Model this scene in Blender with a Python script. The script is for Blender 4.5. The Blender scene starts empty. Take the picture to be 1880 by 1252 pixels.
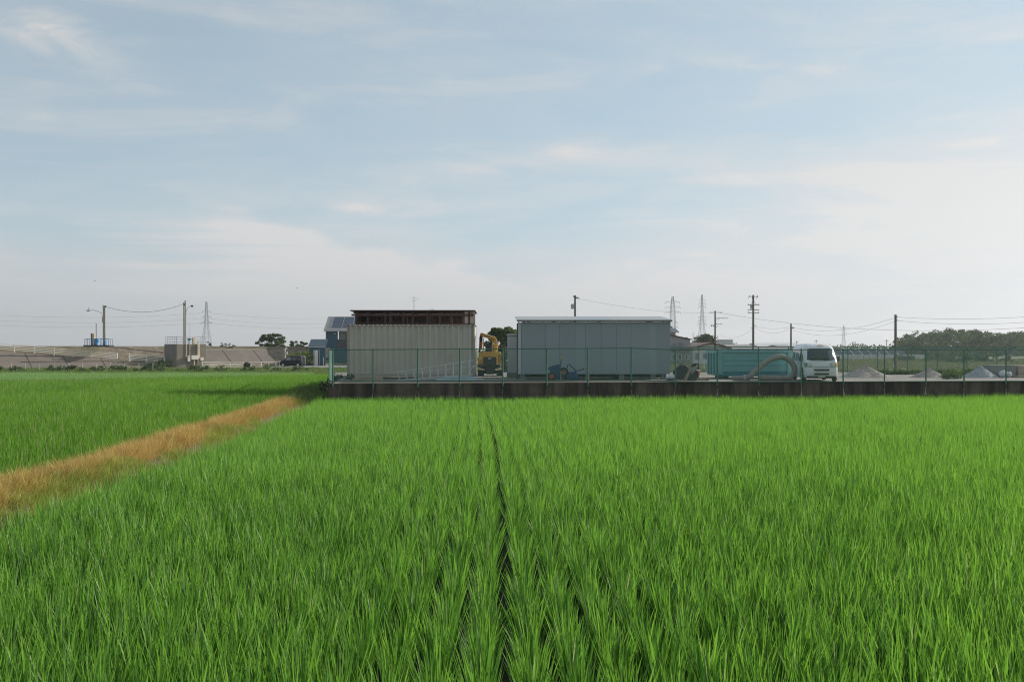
import bpy, math, random
import numpy as np
from mathutils import Vector, Matrix
random.seed(7); np.random.seed(7)
R = math.radians
SC = bpy.context.scene
COL = SC.collection

# ------------------------------------------------------------------ camera
F = 1828.0; CX = 940.0; HY = 640.0; CAMZ = 2.5      # measured on the photograph: focal length in px, centre, horizon row
cam_d = bpy.data.cameras.new('camera'); cam = bpy.data.objects.new('camera', cam_d); COL.objects.link(cam)
cam.location = (0, 0, CAMZ); cam.rotation_euler = (R(90), 0, 0)
cam_d.lens = 35.0; cam_d.sensor_width = 36.0; cam_d.shift_y = 0.0073
cam_d.clip_start = 0.1; cam_d.clip_end = 12000
SC.camera = cam
def X(px, d): return (px-CX)/F*d
def Z(py, d): return CAMZ-(py-HY)/F*d

# ------------------------------------------------------------------ sky, sun, exposure
SUN_EL = R(23.0); SUN_AZ = R(29.0)                  # azimuth measured from +X towards +Y
sv = Vector((math.cos(SUN_EL)*math.cos(SUN_AZ), math.cos(SUN_EL)*math.sin(SUN_AZ), math.sin(SUN_EL)))
W = bpy.data.worlds.new('World'); SC.world = W; W.use_nodes = True
wn = W.node_tree.nodes; wl = W.node_tree.links; wn.clear()
def N(t, **kw):
    n = wn.new(t)
    for k, v in kw.items(): setattr(n, k, v)
    return n
out = N('ShaderNodeOutputWorld'); bg = N('ShaderNodeBackground'); bg.inputs[1].default_value = 0.13
sky = N('ShaderNodeTexSky', sky_type='NISHITA', sun_disc=False)
sky.sun_elevation = SUN_EL; sky.sun_rotation = math.pi/2-SUN_AZ
sky.altitude = 0; sky.air_density = 1.0; sky.dust_density = 1.6; sky.ozone_density = 1.2
tc = N('ShaderNodeTexCoord')
def M2(op, a, b=None, c=None, clamp=False):
    n = N('ShaderNodeMath', operation=op); n.use_clamp = clamp
    for i, v in enumerate((a, b, c)):
        if v is None: continue
        if isinstance(v, (int, float)): n.inputs[i].default_value = v
        else: wl.new(v, n.inputs[i])
    return n.outputs[0]
def MR(v, a, b, c=0.0, d=1.0, smooth=True):
    n = N('ShaderNodeMapRange'); n.interpolation_type = 'SMOOTHSTEP' if smooth else 'LINEAR'
    wl.new(v, n.inputs[0])
    for i, q in enumerate((a, b, c, d)): n.inputs[i+1].default_value = q
    return n.outputs[0]
sep = N('ShaderNodeSeparateXYZ'); wl.new(tc.outputs['Generated'], sep.inputs[0])
dx, dy, dz = sep.outputs
az = M2('ARCTAN2', dx, dy)                         # 0 straight ahead, + to the right
el = M2('ARCSINE', dz)
def noise(sx, sz, scale, detail, dist, off=0.0, rough=0.55):
    c = N('ShaderNodeCombineXYZ')
    wl.new(M2('MULTIPLY', az, sx), c.inputs[0]); wl.new(M2('MULTIPLY', el, sz), c.inputs[1]); c.inputs[2].default_value = off
    n = N('ShaderNodeTexNoise'); n.inputs['Scale'].default_value = scale; n.inputs['Detail'].default_value = detail
    n.inputs['Distortion'].default_value = dist; n.inputs['Roughness'].default_value = rough
    wl.new(c.outputs[0], n.inputs['Vector']); return n.outputs[0]
n1 = noise(1.0, 4.0, 2.6, 7, 0.7, 3.1)             # broad veils
n2 = noise(1.0, 7.5, 2.6, 9, 1.3, 9.7, 0.62)        # streaks
n3 = noise(1.0, 3.0, 9.0, 9, 0.5, 1.3, 0.6)        # small wisps
veil = MR(n1, 0.36, 0.66)
streak = MR(n2, 0.45, 0.68)
wisp = MR(n3, 0.46, 0.70)
def blob(a0, e0, wa, we, tilt=0.0):
    e = M2('SUBTRACT', el, M2('MULTIPLY_ADD', M2('SUBTRACT', az, a0), tilt, e0))
    q = M2('ADD', M2('POWER', M2('DIVIDE', M2('ABSOLUTE', M2('SUBTRACT', az, a0)), wa), 2.0), M2('POWER', M2('DIVIDE', M2('ABSOLUTE', e), we), 2.0))
    return M2('EXPONENT', M2('MULTIPLY', q, -1.0))
def A(px): return math.atan((px-CX)/F)
def E(px, py): return math.atan((HY-py)/math.hypot(F, px-CX))
# the cloud bank whose upper edge falls from the left to the middle and rises again on the right
edgeL = M2('SUBTRACT', M2('MULTIPLY_ADD', M2('SUBTRACT', az, A(370)), -0.235, E(370, 368)), el)
edgeR = M2('SUBTRACT', M2('MULTIPLY_ADD', M2('SUBTRACT', az, A(900)), 0.30, E(900, 470)), el)
jit = M2('MULTIPLY', M2('SUBTRACT', n3, 0.5), 0.045)
leftcut = MR(M2('ADD', az, M2('MULTIPLY', M2('SUBTRACT', n2, 0.5), 0.5)), A(170), A(620))
bankL = M2('MULTIPLY', M2('MULTIPLY', MR(M2('ADD', edgeL, jit), -0.002, 0.014), leftcut), MR(edgeL, 0.02, 0.13, 1.0, 0.55))
bankR = M2('MULTIPLY', M2('MULTIPLY', MR(M2('ADD', edgeR, jit), -0.02, 0.055), MR(az, A(800), A(1000))), M2('MULTIPLY_ADD', streak, 0.5, 0.5))
puffs = M2('ADD', M2('ADD', blob(A(655), E(655, 381), 0.020, 0.0042), blob(A(688), E(688, 386), 0.014, 0.0060)), M2('ADD', blob(A(1785), E(1785, 264), 0.022, 0.0042), blob(A(1050), E(1050, 275), 0.03, 0.010)))
puffs = M2('ADD', M2('ADD', puffs, M2('MULTIPLY', blob(A(90), E(90, 62), 0.06, 0.022, -0.25), 0.8)), M2('MULTIPLY', blob(A(1330), E(1330, 135), 0.10, 0.014), 0.9))
puffs = M2('ADD', puffs, M2('MULTIPLY', blob(A(900), E(900, 308), 0.06, 0.010), 0.8))
puffs = M2('MULTIPLY', puffs, MR(n3, 0.36, 0.62))
low = MR(el, 0.02, 0.30, 1.0, 0.0)                 # veil thickens towards the horizon
right = MR(az, -0.5, 0.6)
m = M2('ADD', M2('MULTIPLY', veil, M2('ADD', 0.14, M2('MULTIPLY', M2('ADD', low, right), 0.24))), M2('ADD', M2('MULTIPLY', streak, 0.22), M2('MULTIPLY', M2('MULTIPLY', wisp, veil), 0.25)))
m = M2('ADD', m, M2('MULTIPLY', M2('ADD', bankL, bankR), 0.8))
m = M2('ADD', m, M2('MULTIPLY', puffs, 0.8))
m = M2('ADD', m, M2('MULTIPLY', MR(el, 0.0, 0.16, 1.0, 0.0), 0.25), None, True)
m = M2('MINIMUM', m, 0.95)
bw = N('ShaderNodeRGBToBW'); wl.new(sky.outputs[0], bw.inputs[0])
lum = M2('ADD', M2('MULTIPLY', bw.outputs[0], 0.13), 3.3)
cc = N('ShaderNodeCombineColor')
wl.new(M2('MULTIPLY', lum, 1.01), cc.inputs[0]); wl.new(M2('MULTIPLY', lum, 1.01), cc.inputs[1]); wl.new(M2('MULTIPLY', lum, 1.01), cc.inputs[2])
thin = M2('DIVIDE', 1.0, M2('MULTIPLY_ADD', bw.outputs[0], 0.20, 0.47))      # high thin veil takes the glare off the clear parts
vb_ = N('ShaderNodeVectorMath', operation='SCALE'); vb_.inputs[0].default_value = (.79, 1.02, 1.18); wl.new(bw.outputs[0], vb_.inputs[3])
vt_ = N('ShaderNodeMix', data_type='RGBA'); vt_.inputs[0].default_value = .82; wl.new(sky.outputs[0], vt_.inputs[6]); wl.new(vb_.outputs[0], vt_.inputs[7])      # hazy summer blue: paler, less violet above and less green below
vs_ = N('ShaderNodeVectorMath', operation='SCALE'); wl.new(vt_.outputs[2], vs_.inputs[0]); wl.new(thin, vs_.inputs[3])
mx = N('ShaderNodeMix', data_type='RGBA'); wl.new(m, mx.inputs[0]); wl.new(vs_.outputs[0], mx.inputs[6]); wl.new(cc.outputs[0], mx.inputs[7])
hl = M2('ADD', M2('MULTIPLY', bw.outputs[0], 0.20), 2.22); hc = N('ShaderNodeCombineColor')      # murk along the horizon
wl.new(M2('MULTIPLY', hl, 1.0), hc.inputs[0]); wl.new(M2('MULTIPLY', hl, 1.035), hc.inputs[1]); wl.new(M2('MULTIPLY', hl, 1.07), hc.inputs[2])
mh = N('ShaderNodeMix', data_type='RGBA'); wl.new(M2('MULTIPLY', MR(el, 0.0, 0.13, 1.0, 0.0), 0.9), mh.inputs[0]); wl.new(mx.outputs[2], mh.inputs[6]); wl.new(hc.outputs[0], mh.inputs[7])
wl.new(mh.outputs[2], bg.inputs[0]); wl.new(bg.outputs[0], out.inputs[0])

sd = bpy.data.lights.new('sun', 'SUN'); sun = bpy.data.objects.new('sun', sd); COL.objects.link(sun)
sd.energy = 3.7; sd.angle = R(0.6); sd.color = (1.0, 0.93, 0.82)
sun.rotation_euler = sv.to_track_quat('Z', 'Y').to_euler(); sun.location = sv*60
SC.view_settings.view_transform = 'Standard'; SC.view_settings.look = 'None'
SC.view_settings.gamma = 1; SC.view_settings.use_curve_mapping = False
SC.view_settings.exposure = 0.47
HAZE = 0.00022

# ------------------------------------------------------------------ materials
def mat(name, col, rough=0.7, metal=0.0, var=0.12, scale=3.0, bump=0.0, bscale=40.0, dirt=None, damt=0.0, dscale=2.0, stretch=(1, 1, 1), streak=False, spec=0.5):
    m = bpy.data.materials.new(name); m.use_nodes = True
    nt = m.node_tree; n = nt.nodes; l = nt.links; b = n['Principled BSDF']
    b.inputs['Roughness'].default_value = rough; b.inputs['Metallic'].default_value = metal
    b.inputs['Specular IOR Level'].default_value = spec
    t = n.new('ShaderNodeTexCoord'); mp = n.new('ShaderNodeMapping'); mp.inputs['Scale'].default_value = stretch
    l.new(t.outputs['Object'], mp.inputs[0])
    nz = n.new('ShaderNodeTexNoise'); nz.inputs['Scale'].default_value = scale; nz.inputs['Detail'].default_value = 5
    l.new(mp.outputs[0], nz.inputs['Vector'])
    oi = n.new('ShaderNodeObjectInfo')
    mr = n.new('ShaderNodeMapRange'); mr.inputs[1].default_value = .25; mr.inputs[2].default_value = .75
    mr.inputs[3].default_value = 1-var; mr.inputs[4].default_value = 1+var; l.new(nz.outputs[0], mr.inputs[0])
    mm = n.new('ShaderNodeMix'); mm.data_type = 'RGBA'; mm.blend_type = 'MULTIPLY'; mm.inputs[0].default_value = 1
    mm.inputs[6].default_value = (*col, 1); l.new(mr.outputs[0], mm.inputs[7])
    o = mm.outputs[2]
    if dirt:
        d = n.new('ShaderNodeTexNoise'); d.inputs['Scale'].default_value = dscale; d.inputs['Detail'].default_value = 7; d.inputs['Roughness'].default_value = .65
        if streak:
            m2 = n.new('ShaderNodeMapping'); m2.inputs['Scale'].default_value = (1, 1, .12); l.new(t.outputs['Object'], m2.inputs[0]); l.new(m2.outputs[0], d.inputs['Vector'])
        else: l.new(mp.outputs[0], d.inputs['Vector'])
        r = n.new('ShaderNodeMapRange'); r.interpolation_type = 'SMOOTHSTEP'; r.inputs[1].default_value = .5-.18*damt-.02; r.inputs[2].default_value = .72-.1*damt
        r.inputs[4].default_value = min(1, .35+.65*damt); l.new(d.outputs[0], r.inputs[0])
        m3 = n.new('ShaderNodeMix'); m3.data_type = 'RGBA'; l.new(r.outputs[0], m3.inputs[0]); l.new(o, m3.inputs[6]); m3.inputs[7].default_value = (*dirt, 1)
        o = m3.outputs[2]
    l.new(o, b.inputs['Base Color'])
    if bump:
        bn = n.new('ShaderNodeTexNoise'); bn.inputs['Scale'].default_value = bscale; bn.inputs['Detail'].default_value = 6; l.new(t.outputs['Object'], bn.inputs['Vector'])
        bp = n.new('ShaderNodeBump'); bp.inputs['Strength'].default_value = bump; bp.inputs['Distance'].default_value = .02
        l.new(bn.outputs[0], bp.inputs['Height']); l.new(bp.outputs[0], b.inputs['Normal'])
    return m
def leafmat(name, c0, c1, trans=0.4, gloss=0.05, tipc=None):
    """leaves and blades: colour from per-blade value 'bv' and per-plant value 'tint'"""
    m = bpy.data.materials.new(name); m.use_nodes = True; nt = m.node_tree; n = nt.nodes; l = nt.links; n.clear()
    o = n.new('ShaderNodeOutputMaterial')
    a = n.new('ShaderNodeAttribute'); a.attribute_name = 'bv'
    t = n.new('ShaderNodeAttribute'); t.attribute_name = 'tint'; t.attribute_type = 'INSTANCER'
    ad = n.new('ShaderNodeMath'); ad.operation = 'MULTIPLY_ADD'; l.new(a.outputs['Fac'], ad.inputs[0]); ad.inputs[1].default_value = .9; l.new(t.outputs['Fac'], ad.inputs[2])
    ad.use_clamp = True
    mx = n.new('ShaderNodeMix'); mx.data_type = 'RGBA'; l.new(ad.outputs[0], mx.inputs[0]); mx.inputs[6].default_value = (*c0, 1); mx.inputs[7].default_value = (*c1, 1)
    c = mx.outputs[2]
    if tipc:
        h = n.new('ShaderNodeAttribute'); h.attribute_name = 'dead'
        m2 = n.new('ShaderNodeMix'); m2.data_type = 'RGBA'; l.new(h.outputs['Fac'], m2.inputs[0]); l.new(c, m2.inputs[6]); m2.inputs[7].default_value = (*tipc, 1); c = m2.outputs[2]
    d = n.new('ShaderNodeBsdfDiffuse'); tr = n.new('ShaderNodeBsdfTranslucent'); g = n.new('ShaderNodeBsdfGlossy'); g.inputs['Roughness'].default_value = .5
    g.inputs['Color'].default_value = (.9, .95, .9, 1)
    l.new(c, d.inputs[0])
    hs = n.new('ShaderNodeHueSaturation'); hs.inputs['Hue'].default_value = .492; hs.inputs['Value'].default_value = 1.25; hs.inputs['Saturation'].default_value = 1.08
    l.new(c, hs.inputs['Color']); l.new(hs.outputs[0], tr.inputs[0])
    s1 = n.new('ShaderNodeMixShader'); s1.inputs[0].default_value = trans; l.new(d.outputs[0], s1.inputs[1]); l.new(tr.outputs[0], s1.inputs[2])
    s2 = n.new('ShaderNodeMixShader'); s2.inputs[0].default_value = gloss; l.new(s1.outputs[0], s2.inputs[1]); l.new(g.outputs[0], s2.inputs[2])
    l.new(s2.outputs[0], o.inputs[0]); return m
def glass(name, col=(.02, .03, .035), rough=.08):
    m = mat(name, col, rough, var=.05); m.node_tree.nodes['Principled BSDF'].inputs['Specular IOR Level'].default_value = .8; return m

M = dict(
 mud=mat('wet_mud', (.022, .019, .013), .75, spec=.15, var=.3, scale=2, bump=.5, bscale=9, dirt=(.012, .02, .012), damt=.5),
 soil=mat('dry_soil', (.17, .13, .075), .95, var=.35, scale=4, bump=.8, bscale=14, dirt=(.10, .10, .04), damt=.5, dscale=3),
 earth=mat('bare_earth', (.15, .10, .07), .95, var=.3, scale=1.2, bump=.5, bscale=5),
 plain=mat('far_grassland', (.13, .17, .06), .95, var=.3, scale=.05, bump=.2, bscale=.6, dirt=(.24, .19, .10), damt=.45, dscale=.035, stretch=(1, .5, 1)),
 yard=mat('yard_gravel', (.25, .225, .205), .95, var=.22, scale=.8, bump=.6, bscale=26, dirt=(.17, .16, .15), damt=.4, dscale=.7),
 dirt=mat('dark_yard_ground', (.075, .065, .055), .95, var=.4, scale=2, bump=.6, bscale=14, dirt=(.03, .035, .02), damt=.5),  # darker ground colour for the yard's front strip
 road=mat('farm_road_concrete', (.26, .25, .24), .9, var=.15, scale=.6),
 wall=mat('stained_wall_concrete', (.115, .091, .078), .92, var=.35, scale=1.1, bump=.5, bscale=12, dirt=(.014, .014, .013), damt=.8, dscale=1.9, streak=True),
 lime=mat('lime_deposit', (.34, .31, .28), .95, var=.25, scale=9),
 green=mat('green_fence_paint', (.045, .165, .12), .5, var=.12, scale=3, dirt=(.11, .09, .06), damt=.12, dscale=7),
 mesh=mat('green_mesh_wire', (.11, .26, .21), .55, var=.08),
 conc=mat('slope_concrete', (.185, .155, .13), .95, var=.2, scale=.35, bump=.4, bscale=3, dirt=(.14, .12, .105), damt=.6, dscale=.22),
 joint=mat('dark_joint', (.07, .06, .05), .95),
 crest=mat('crest_dry_grass', (.155, .125, .08), .95, var=.35, scale=.5, bump=.6, bscale=3, dirt=(.08, .095, .04), damt=.5, dscale=.35),
 rock=mat('rubble_earth', (.20, .165, .12), .95, var=.4, scale=1.5, bump=1, bscale=3, dirt=(.10, .09, .06), damt=.5, dscale=1.2),
 white=mat('weathered_white_paint', (.68, .65, .60), .6, var=.1, scale=2, dirt=(.42, .38, .32), damt=.2, dscale=4),
 whitepipe=mat('white_pipe', (.70, .68, .62), .5, var=.06),
 sluice=mat('sluice_concrete', (.23, .205, .175), .9, var=.18, scale=.7, dirt=(.17, .155, .14), damt=.5, dscale=.9, streak=True),
 cream=mat('cream_pipe_coating', (.62, .52, .38), .6, var=.1),
 blue=mat('blue_gate_paint', (.04, .23, .50), .5, var=.15),
 teal_valve=mat('teal_valve_paint', (.03, .20, .27), .5),
 galv=mat('galvanised_steel', (.40, .41, .42), .5, metal=.4, var=.12, scale=6),
 pole=mat('pole_concrete', (.34, .30, .26), .85, var=.12, scale=1),
 poledark=mat('dark_pole_steel', (.13, .11, .10), .7, var=.12, scale=1),
 cable=mat('black_cable', (.05, .05, .055), .6),
 insul=mat('insulator_porcelain', (.28, .28, .29), .4),
 pylon=mat('pylon_steel', (.20, .21, .22), .6, metal=.2),
 cont=mat('beige_container_paint', (.46, .43, .375), .62, var=.07, scale=.8, bump=.1, bscale=8, dirt=(.37, .34, .29), damt=.3, dscale=1.6, streak=True),
 contrail=mat('container_rail_paint', (.33, .30, .265), .65, var=.12, scale=3, dirt=(.18, .09, .05), damt=.15, dscale=6),
 rust=mat('rusted_steel', (.085, .048, .042), .85, var=.3, scale=2, dirt=(.06, .035, .03), damt=.5, dscale=3),
 rustred=mat('red_primer_steel', (.075, .035, .032), .75, var=.2, scale=2),
 rustpanel=mat('rusty_corrugated_sheet', (.11, .08, .07), .85, var=.25, scale=1, dirt=(.075, .048, .042), damt=.5, dscale=1.5, streak=True),
 beigesheet=mat('beige_sheet', (.42, .37, .30), .75, var=.1),
 darksheet=mat('dark_roof_sheet', (.06, .045, .042), .8, var=.2),
 prefabA=mat('slate_grey_panel', (.235, .285, .30), .55, var=.04, scale=.7, dirt=(.215, .265, .28), damt=.25, dscale=1.2, streak=True),
 prefabB=mat('lighter_slate_panel', (.248, .30, .316), .55, var=.04, scale=.7),
 prefabC=mat('dark_slate_panel', (.22, .268, .285), .55, var=.04, scale=.7),
 trim=mat('pale_steel_trim', (.42, .45, .46), .5, var=.08),
 roofpale=mat('pale_metal_roof', (.36, .38, .39), .55, metal=.15, var=.07, scale=.6, dirt=(.33, .35, .36), damt=.3),
 roofblue=mat('bluish_metal_roof', (.30, .36, .40), .5, metal=.15, var=.07),
 locker=mat('pale_grey_locker', (.50, .53, .54), .5, var=.06),
 alu=mat('ladder_aluminium', (.48, .50, .51), .42, metal=.6, var=.12, scale=4),
 pipe=mat('pale_blue_pipe', (.33, .43, .47), .5, var=.1),
 yellow=mat('machine_yellow', (.60, .36, .055), .45, var=.12, scale=3, dirt=(.30, .19, .08), damt=.25, dscale=4),
 orange=mat('faded_orange_steel', (.48, .20, .045), .55, var=.15),
 cream2=mat('pale_yellow_decal', (.60, .55, .34), .6),
 black=mat('black_rubber', (.018, .018, .018), .8, var=.2, scale=8),
 dark=mat('dark_oily_steel', (.035, .035, .036), .55, var=.3, scale=5),
 tealskip=mat('teal_skip_paint', (.15, .36, .36), .5, var=.1, scale=1.5, dirt=(.13, .28, .28), damt=.35, dscale=3),
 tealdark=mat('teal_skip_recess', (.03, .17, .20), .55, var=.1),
 letter=mat('faded_white_lettering', (.20, .40, .41), .7, var=.4, scale=14),
 hose=mat('grey_suction_hose', (.30, .27, .24), .65, var=.12, scale=6, dirt=(.20, .18, .165), damt=.4, dscale=5),
 vanwhite=mat('van_white_paint', (.70, .72, .73), .28, var=.03, dirt=(.58, .58, .56), damt=.12, dscale=2),
 vanblack=mat('black_car_paint', (.006, .008, .012), .5, spec=.2, var=.1),
 silver=mat('silver_car_paint', (.13, .16, .18), .3, metal=.4, var=.05),
 glass=glass('dark_window_glass'),
 glasspale=glass('pale_window_glass', (.14, .17, .18), .12),
 lamp=mat('headlight_lens', (.55, .55, .50), .15, var=.2, scale=12, spec=.8),
 amber=mat('amber_lens', (.55, .30, .12), .3),
 chrome=mat('bright_metal', (.6, .6, .6), .25, metal=.8),
 rustspot=mat('rust_spot', (.55, .38, .26), .8, var=.4, scale=20),
 gravel=mat('heap_gravel', (.42, .37, .33), .95, var=.4, scale=14, bump=1, bscale=30, dirt=(.30, .265, .24), damt=.5, dscale=8),
 gravelgrey=mat('grey_heap_gravel', (.38, .40, .42), .95, var=.4, scale=14, bump=1, bscale=30, dirt=(.28, .30, .31), damt=.5, dscale=8),
 blockgrey=mat('concrete_block', (.20, .205, .20), .9, var=.2, scale=3, bump=.3, bscale=14),
 blocktan=mat('tan_concrete', (.36, .30, .25), .9, var=.2, scale=3),
 bag=mat('white_sandbag', (.58, .60, .62), .8, var=.15, scale=6, bump=.4, bscale=14),
 wood=mat('weathered_timber', (.28, .22, .18), .9, var=.2, scale=6, stretch=(1, 1, 6)),
 tyrerust=mat('rusty_rim', (.20, .12, .08), .8, var=.3, scale=8),
 bluem=mat('dark_blue_machine_paint', (.012, .055, .12), .5, var=.2, scale=6),
 redhub=mat('red_wheel_hub', (.36, .07, .08), .6),
 grip=mat('orange_grip', (.52, .21, .12), .6),
 gripy=mat('yellow_grip', (.48, .34, .10), .6),
 house=mat('deep_blue_siding', (.012, .075, .115), .6, var=.08, scale=2),
 houseroof=mat('grey_house_roof', (.34, .34, .34), .7, var=.1),
 solar=mat('solar_cell_glass', (.055, .075, .11), .2, var=.15, scale=1, spec=.7),
 shedroof=mat('slate_blue_roof', (.10, .15, .18), .6, var=.1),
 pinkwall=mat('pinkish_plaster', (.36, .30, .29), .85, var=.06),
 balcony=mat('dark_balcony_panel', (.05, .05, .06), .5),
 greywall=mat('grey_far_wall', (.30, .30, .32), .85, var=.08, scale=.5),
 whitewall=mat('white_far_wall', (.60, .62, .64), .85, var=.05, scale=.3),
 brownroof=mat('brown_far_roof', (.13, .075, .07), .8, var=.15),
 farbuild=mat('pale_far_building', (.46, .48, .50), .9, var=.06, scale=.1),
 fardark=mat('greyish_far_building', (.25, .25, .24), .9, var=.1, scale=.1),
 trunk=mat('bark', (.10, .08, .06), .95, var=.3, scale=4),
 rice=leafmat('rice_leaf', (.022, .104, .014), (.198, .405, .064), .46, .03, (.34, .40, .20)),
 rice2=leafmat('rice_leaf_far', (.036, .135, .014), (.178, .360, .048), .45, .018, (.36, .34, .18)),
 ricepale=leafmat('young_rice_leaf', (.13, .27, .07), (.22, .38, .12), .35, .03),
 dry=leafmat('dead_grass', (.28, .155, .045), (.60, .46, .17), .35, .02),
 straw=leafmat('straw', (.27, .22, .11), (.47, .42, .24), .2, .02),
 ygreen=leafmat('yellow_green_grass', (.11, .17, .03), (.32, .36, .07), .4, .03),
 plainweed=leafmat('plain_grass_blade', (.085, .105, .045), (.20, .205, .11), .3, .02),
 weed=leafmat('verge_weed', (.05, .10, .02), (.16, .22, .06), .35, .03),
 leafdark=leafmat('dark_tree_leaf', (.018, .042, .018), (.055, .095, .035), .25, .03),
 leafmid=leafmat('mid_tree_leaf', (.035, .070, .022), (.105, .15, .05), .3, .03),
 leafwood=leafmat('wood_leaf', (.020, .058, .020), (.085, .15, .045), .25, .02),
)

# ------------------------------------------------------------------ mesh helpers
class MB:
    def __init__(s): s.v = []; s.f = []
    def add(s, vs, fs):
        o = len(s.v); s.v += [tuple(v) for v in vs]; s.f += [tuple(i+o for i in f) for f in fs]; return s
    def box(s, x0, x1, y0, y1, z0, z1, T=None):
        vs = [(x, y, z) for z in (z0, z1) for y in (y0, y1) for x in (x0, x1)]
        if T: vs = [tuple(T @ Vector(v)) for v in vs]
        return s.add(vs, [(0, 2, 3, 1), (4, 5, 7, 6), (0, 1, 5, 4), (2, 6, 7, 3), (0, 4, 6, 2), (1, 3, 7, 5)])
    def bar(s, a, b, w, h=None, up=(0, 0, 1)):
        """rectangular bar from a to b"""
        h = h or w; a = Vector(a); b = Vector(b); d = (b-a).normalized(); u = Vector(up)
        if abs(d.dot(u)) > .98: u = Vector((0, 1, 0))
        r = d.cross(u).normalized(); u = r.cross(d)
        vs = []
        for p in (a, b):
            for i, j in ((-1, -1), (1, -1), (1, 1), (-1, 1)): vs.append(p+r*i*w/2+u*j*h/2)
        return s.add(vs, [(0, 3, 2, 1), (4, 5, 6, 7), (0, 1, 5, 4), (1, 2, 6, 5), (2, 3, 7, 6), (3, 0, 4, 7)])
    def tube(s, pts, r, n=8, cap=True):
        pts = [Vector(p) for p in pts]; rr = r if isinstance(r, (list, tuple)) else [r]*len(pts)
        o = len(s.v); prev = None
        for i, p in enumerate(pts):
            d = (pts[min(i+1, len(pts)-1)]-pts[max(i-1, 0)]).normalized()
            if prev is None: ref = Vector((0, 0, 1)) if abs(d.z) < .9 else Vector((1, 0, 0)); a = d.cross(ref).normalized()
            else: a = (prev-d*prev.dot(d)).normalized()
            prev = a; b = d.cross(a)
            for k in range(n):
                t = 2*math.pi*k/n; s.v.append(tuple(p+(a*math.cos(t)+b*math.sin(t))*rr[i]))
        for i in range(len(pts)-1):
            for k in range(n):
                k2 = (k+1) % n; s.f.append((o+i*n+k, o+i*n+k2, o+(i+1)*n+k2, o+(i+1)*n+k))
        if cap:
            s.f.append(tuple(o+k for k in reversed(range(n)))); e = o+(len(pts)-1)*n; s.f.append(tuple(e+k for k in range(n)))
        return s
    def disc(s, c, axis, r, th, n=18):
        c = Vector(c); a = Vector(axis).normalized(); return s.tube([c-a*th/2, c+a*th/2], r, n)
    def quad(s, a, b, c, d): return s.add([a, b, c, d], [(0, 1, 2, 3)])
    def prism(s, poly, axis, a, b):
        """poly = 2D outline, extruded along axis 0/1/2 from a to b"""
        def P(u, v, w): return {0: (w, u, v), 1: (u, w, v), 2: (u, v, w)}[axis]
        n = len(poly); vs = [P(u, v, a) for u, v in poly]+[P(u, v, b) for u, v in poly]
        fs = [tuple(range(n)), tuple(range(2*n-1, n-1, -1))]+[(i, i+n, (i+1) % n+n, (i+1) % n) for i in range(n)]
        return s.add(vs, fs)
    def blob(s, c, rx, ry, rz, n=10, m=6, jit=0.0):
        o = len(s.v)
        for i in range(m+1):
            ph = math.pi*i/m
            for k in range(n):
                t = 2*math.pi*k/n; q = 1+random.uniform(-jit, jit)
                s.v.append((c[0]+rx*q*math.sin(ph)*math.cos(t), c[1]+ry*q*math.sin(ph)*math.sin(t), c[2]+rz*q*math.cos(ph)))
        for i in range(m):
            for k in range(n):
                k2 = (k+1) % n; s.f.append((o+i*n+k, o+(i+1)*n+k, o+(i+1)*n+k2, o+i*n+k2))
        return s
    def build(s, name, m, parent=None, smooth=False, bevel=0.0, label=None, kind=None):
        me = bpy.data.meshes.new(name); me.from_pydata(s.v, [], s.f); me.validate(); me.update()
        import bmesh
        bm = bmesh.new(); bm.from_mesh(me)
        bmesh.ops.remove_doubles(bm, verts=bm.verts, dist=1e-5) if smooth else None
        bmesh.ops.recalc_face_normals(bm, faces=bm.faces); bm.to_mesh(me); bm.free()
        if m: me.materials.append(m)
        if smooth:
            for p in me.polygons: p.use_smooth = True
        o = bpy.data.objects.new(name, me); COL.objects.link(o)
        if parent: o.parent = parent
        if bevel:
            b = o.modifiers.new('b', 'BEVEL'); b.width = bevel; b.segments = 2; b.limit_method = 'ANGLE'
        if label: o['label'] = label
        if kind: o['kind'] = kind
        return o
def tag(o, label, cat, group=None):
    o['label'] = label; o['category'] = cat
    if group: o['group'] = group
    return o
def thing(name, label, cat, loc=(0, 0, 0), rz=0.0, group=None):
    o = bpy.data.objects.new(name, None); COL.objects.link(o); o.location = loc; o.rotation_euler = (0, 0, rz)
    o.empty_display_size = .2
    return tag(o, label, cat, group)
def struct(name, mb, m, **k):
    o = mb.build(name, m, **k); o['kind'] = 'structure'; return o
def copy_tree(root, loc, rz, label, group=None):
    def cp(o, par):
        c = o.copy(); COL.objects.link(c); c.parent = par
        for ch in list(o.children): cp(ch, c)
        return c
    c = cp(root, None); c.location = loc; c.rotation_euler = (0, 0, rz); c['label'] = label
    if group: c['group'] = group
    return c
def box(*a): return MB().box(*a)

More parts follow.
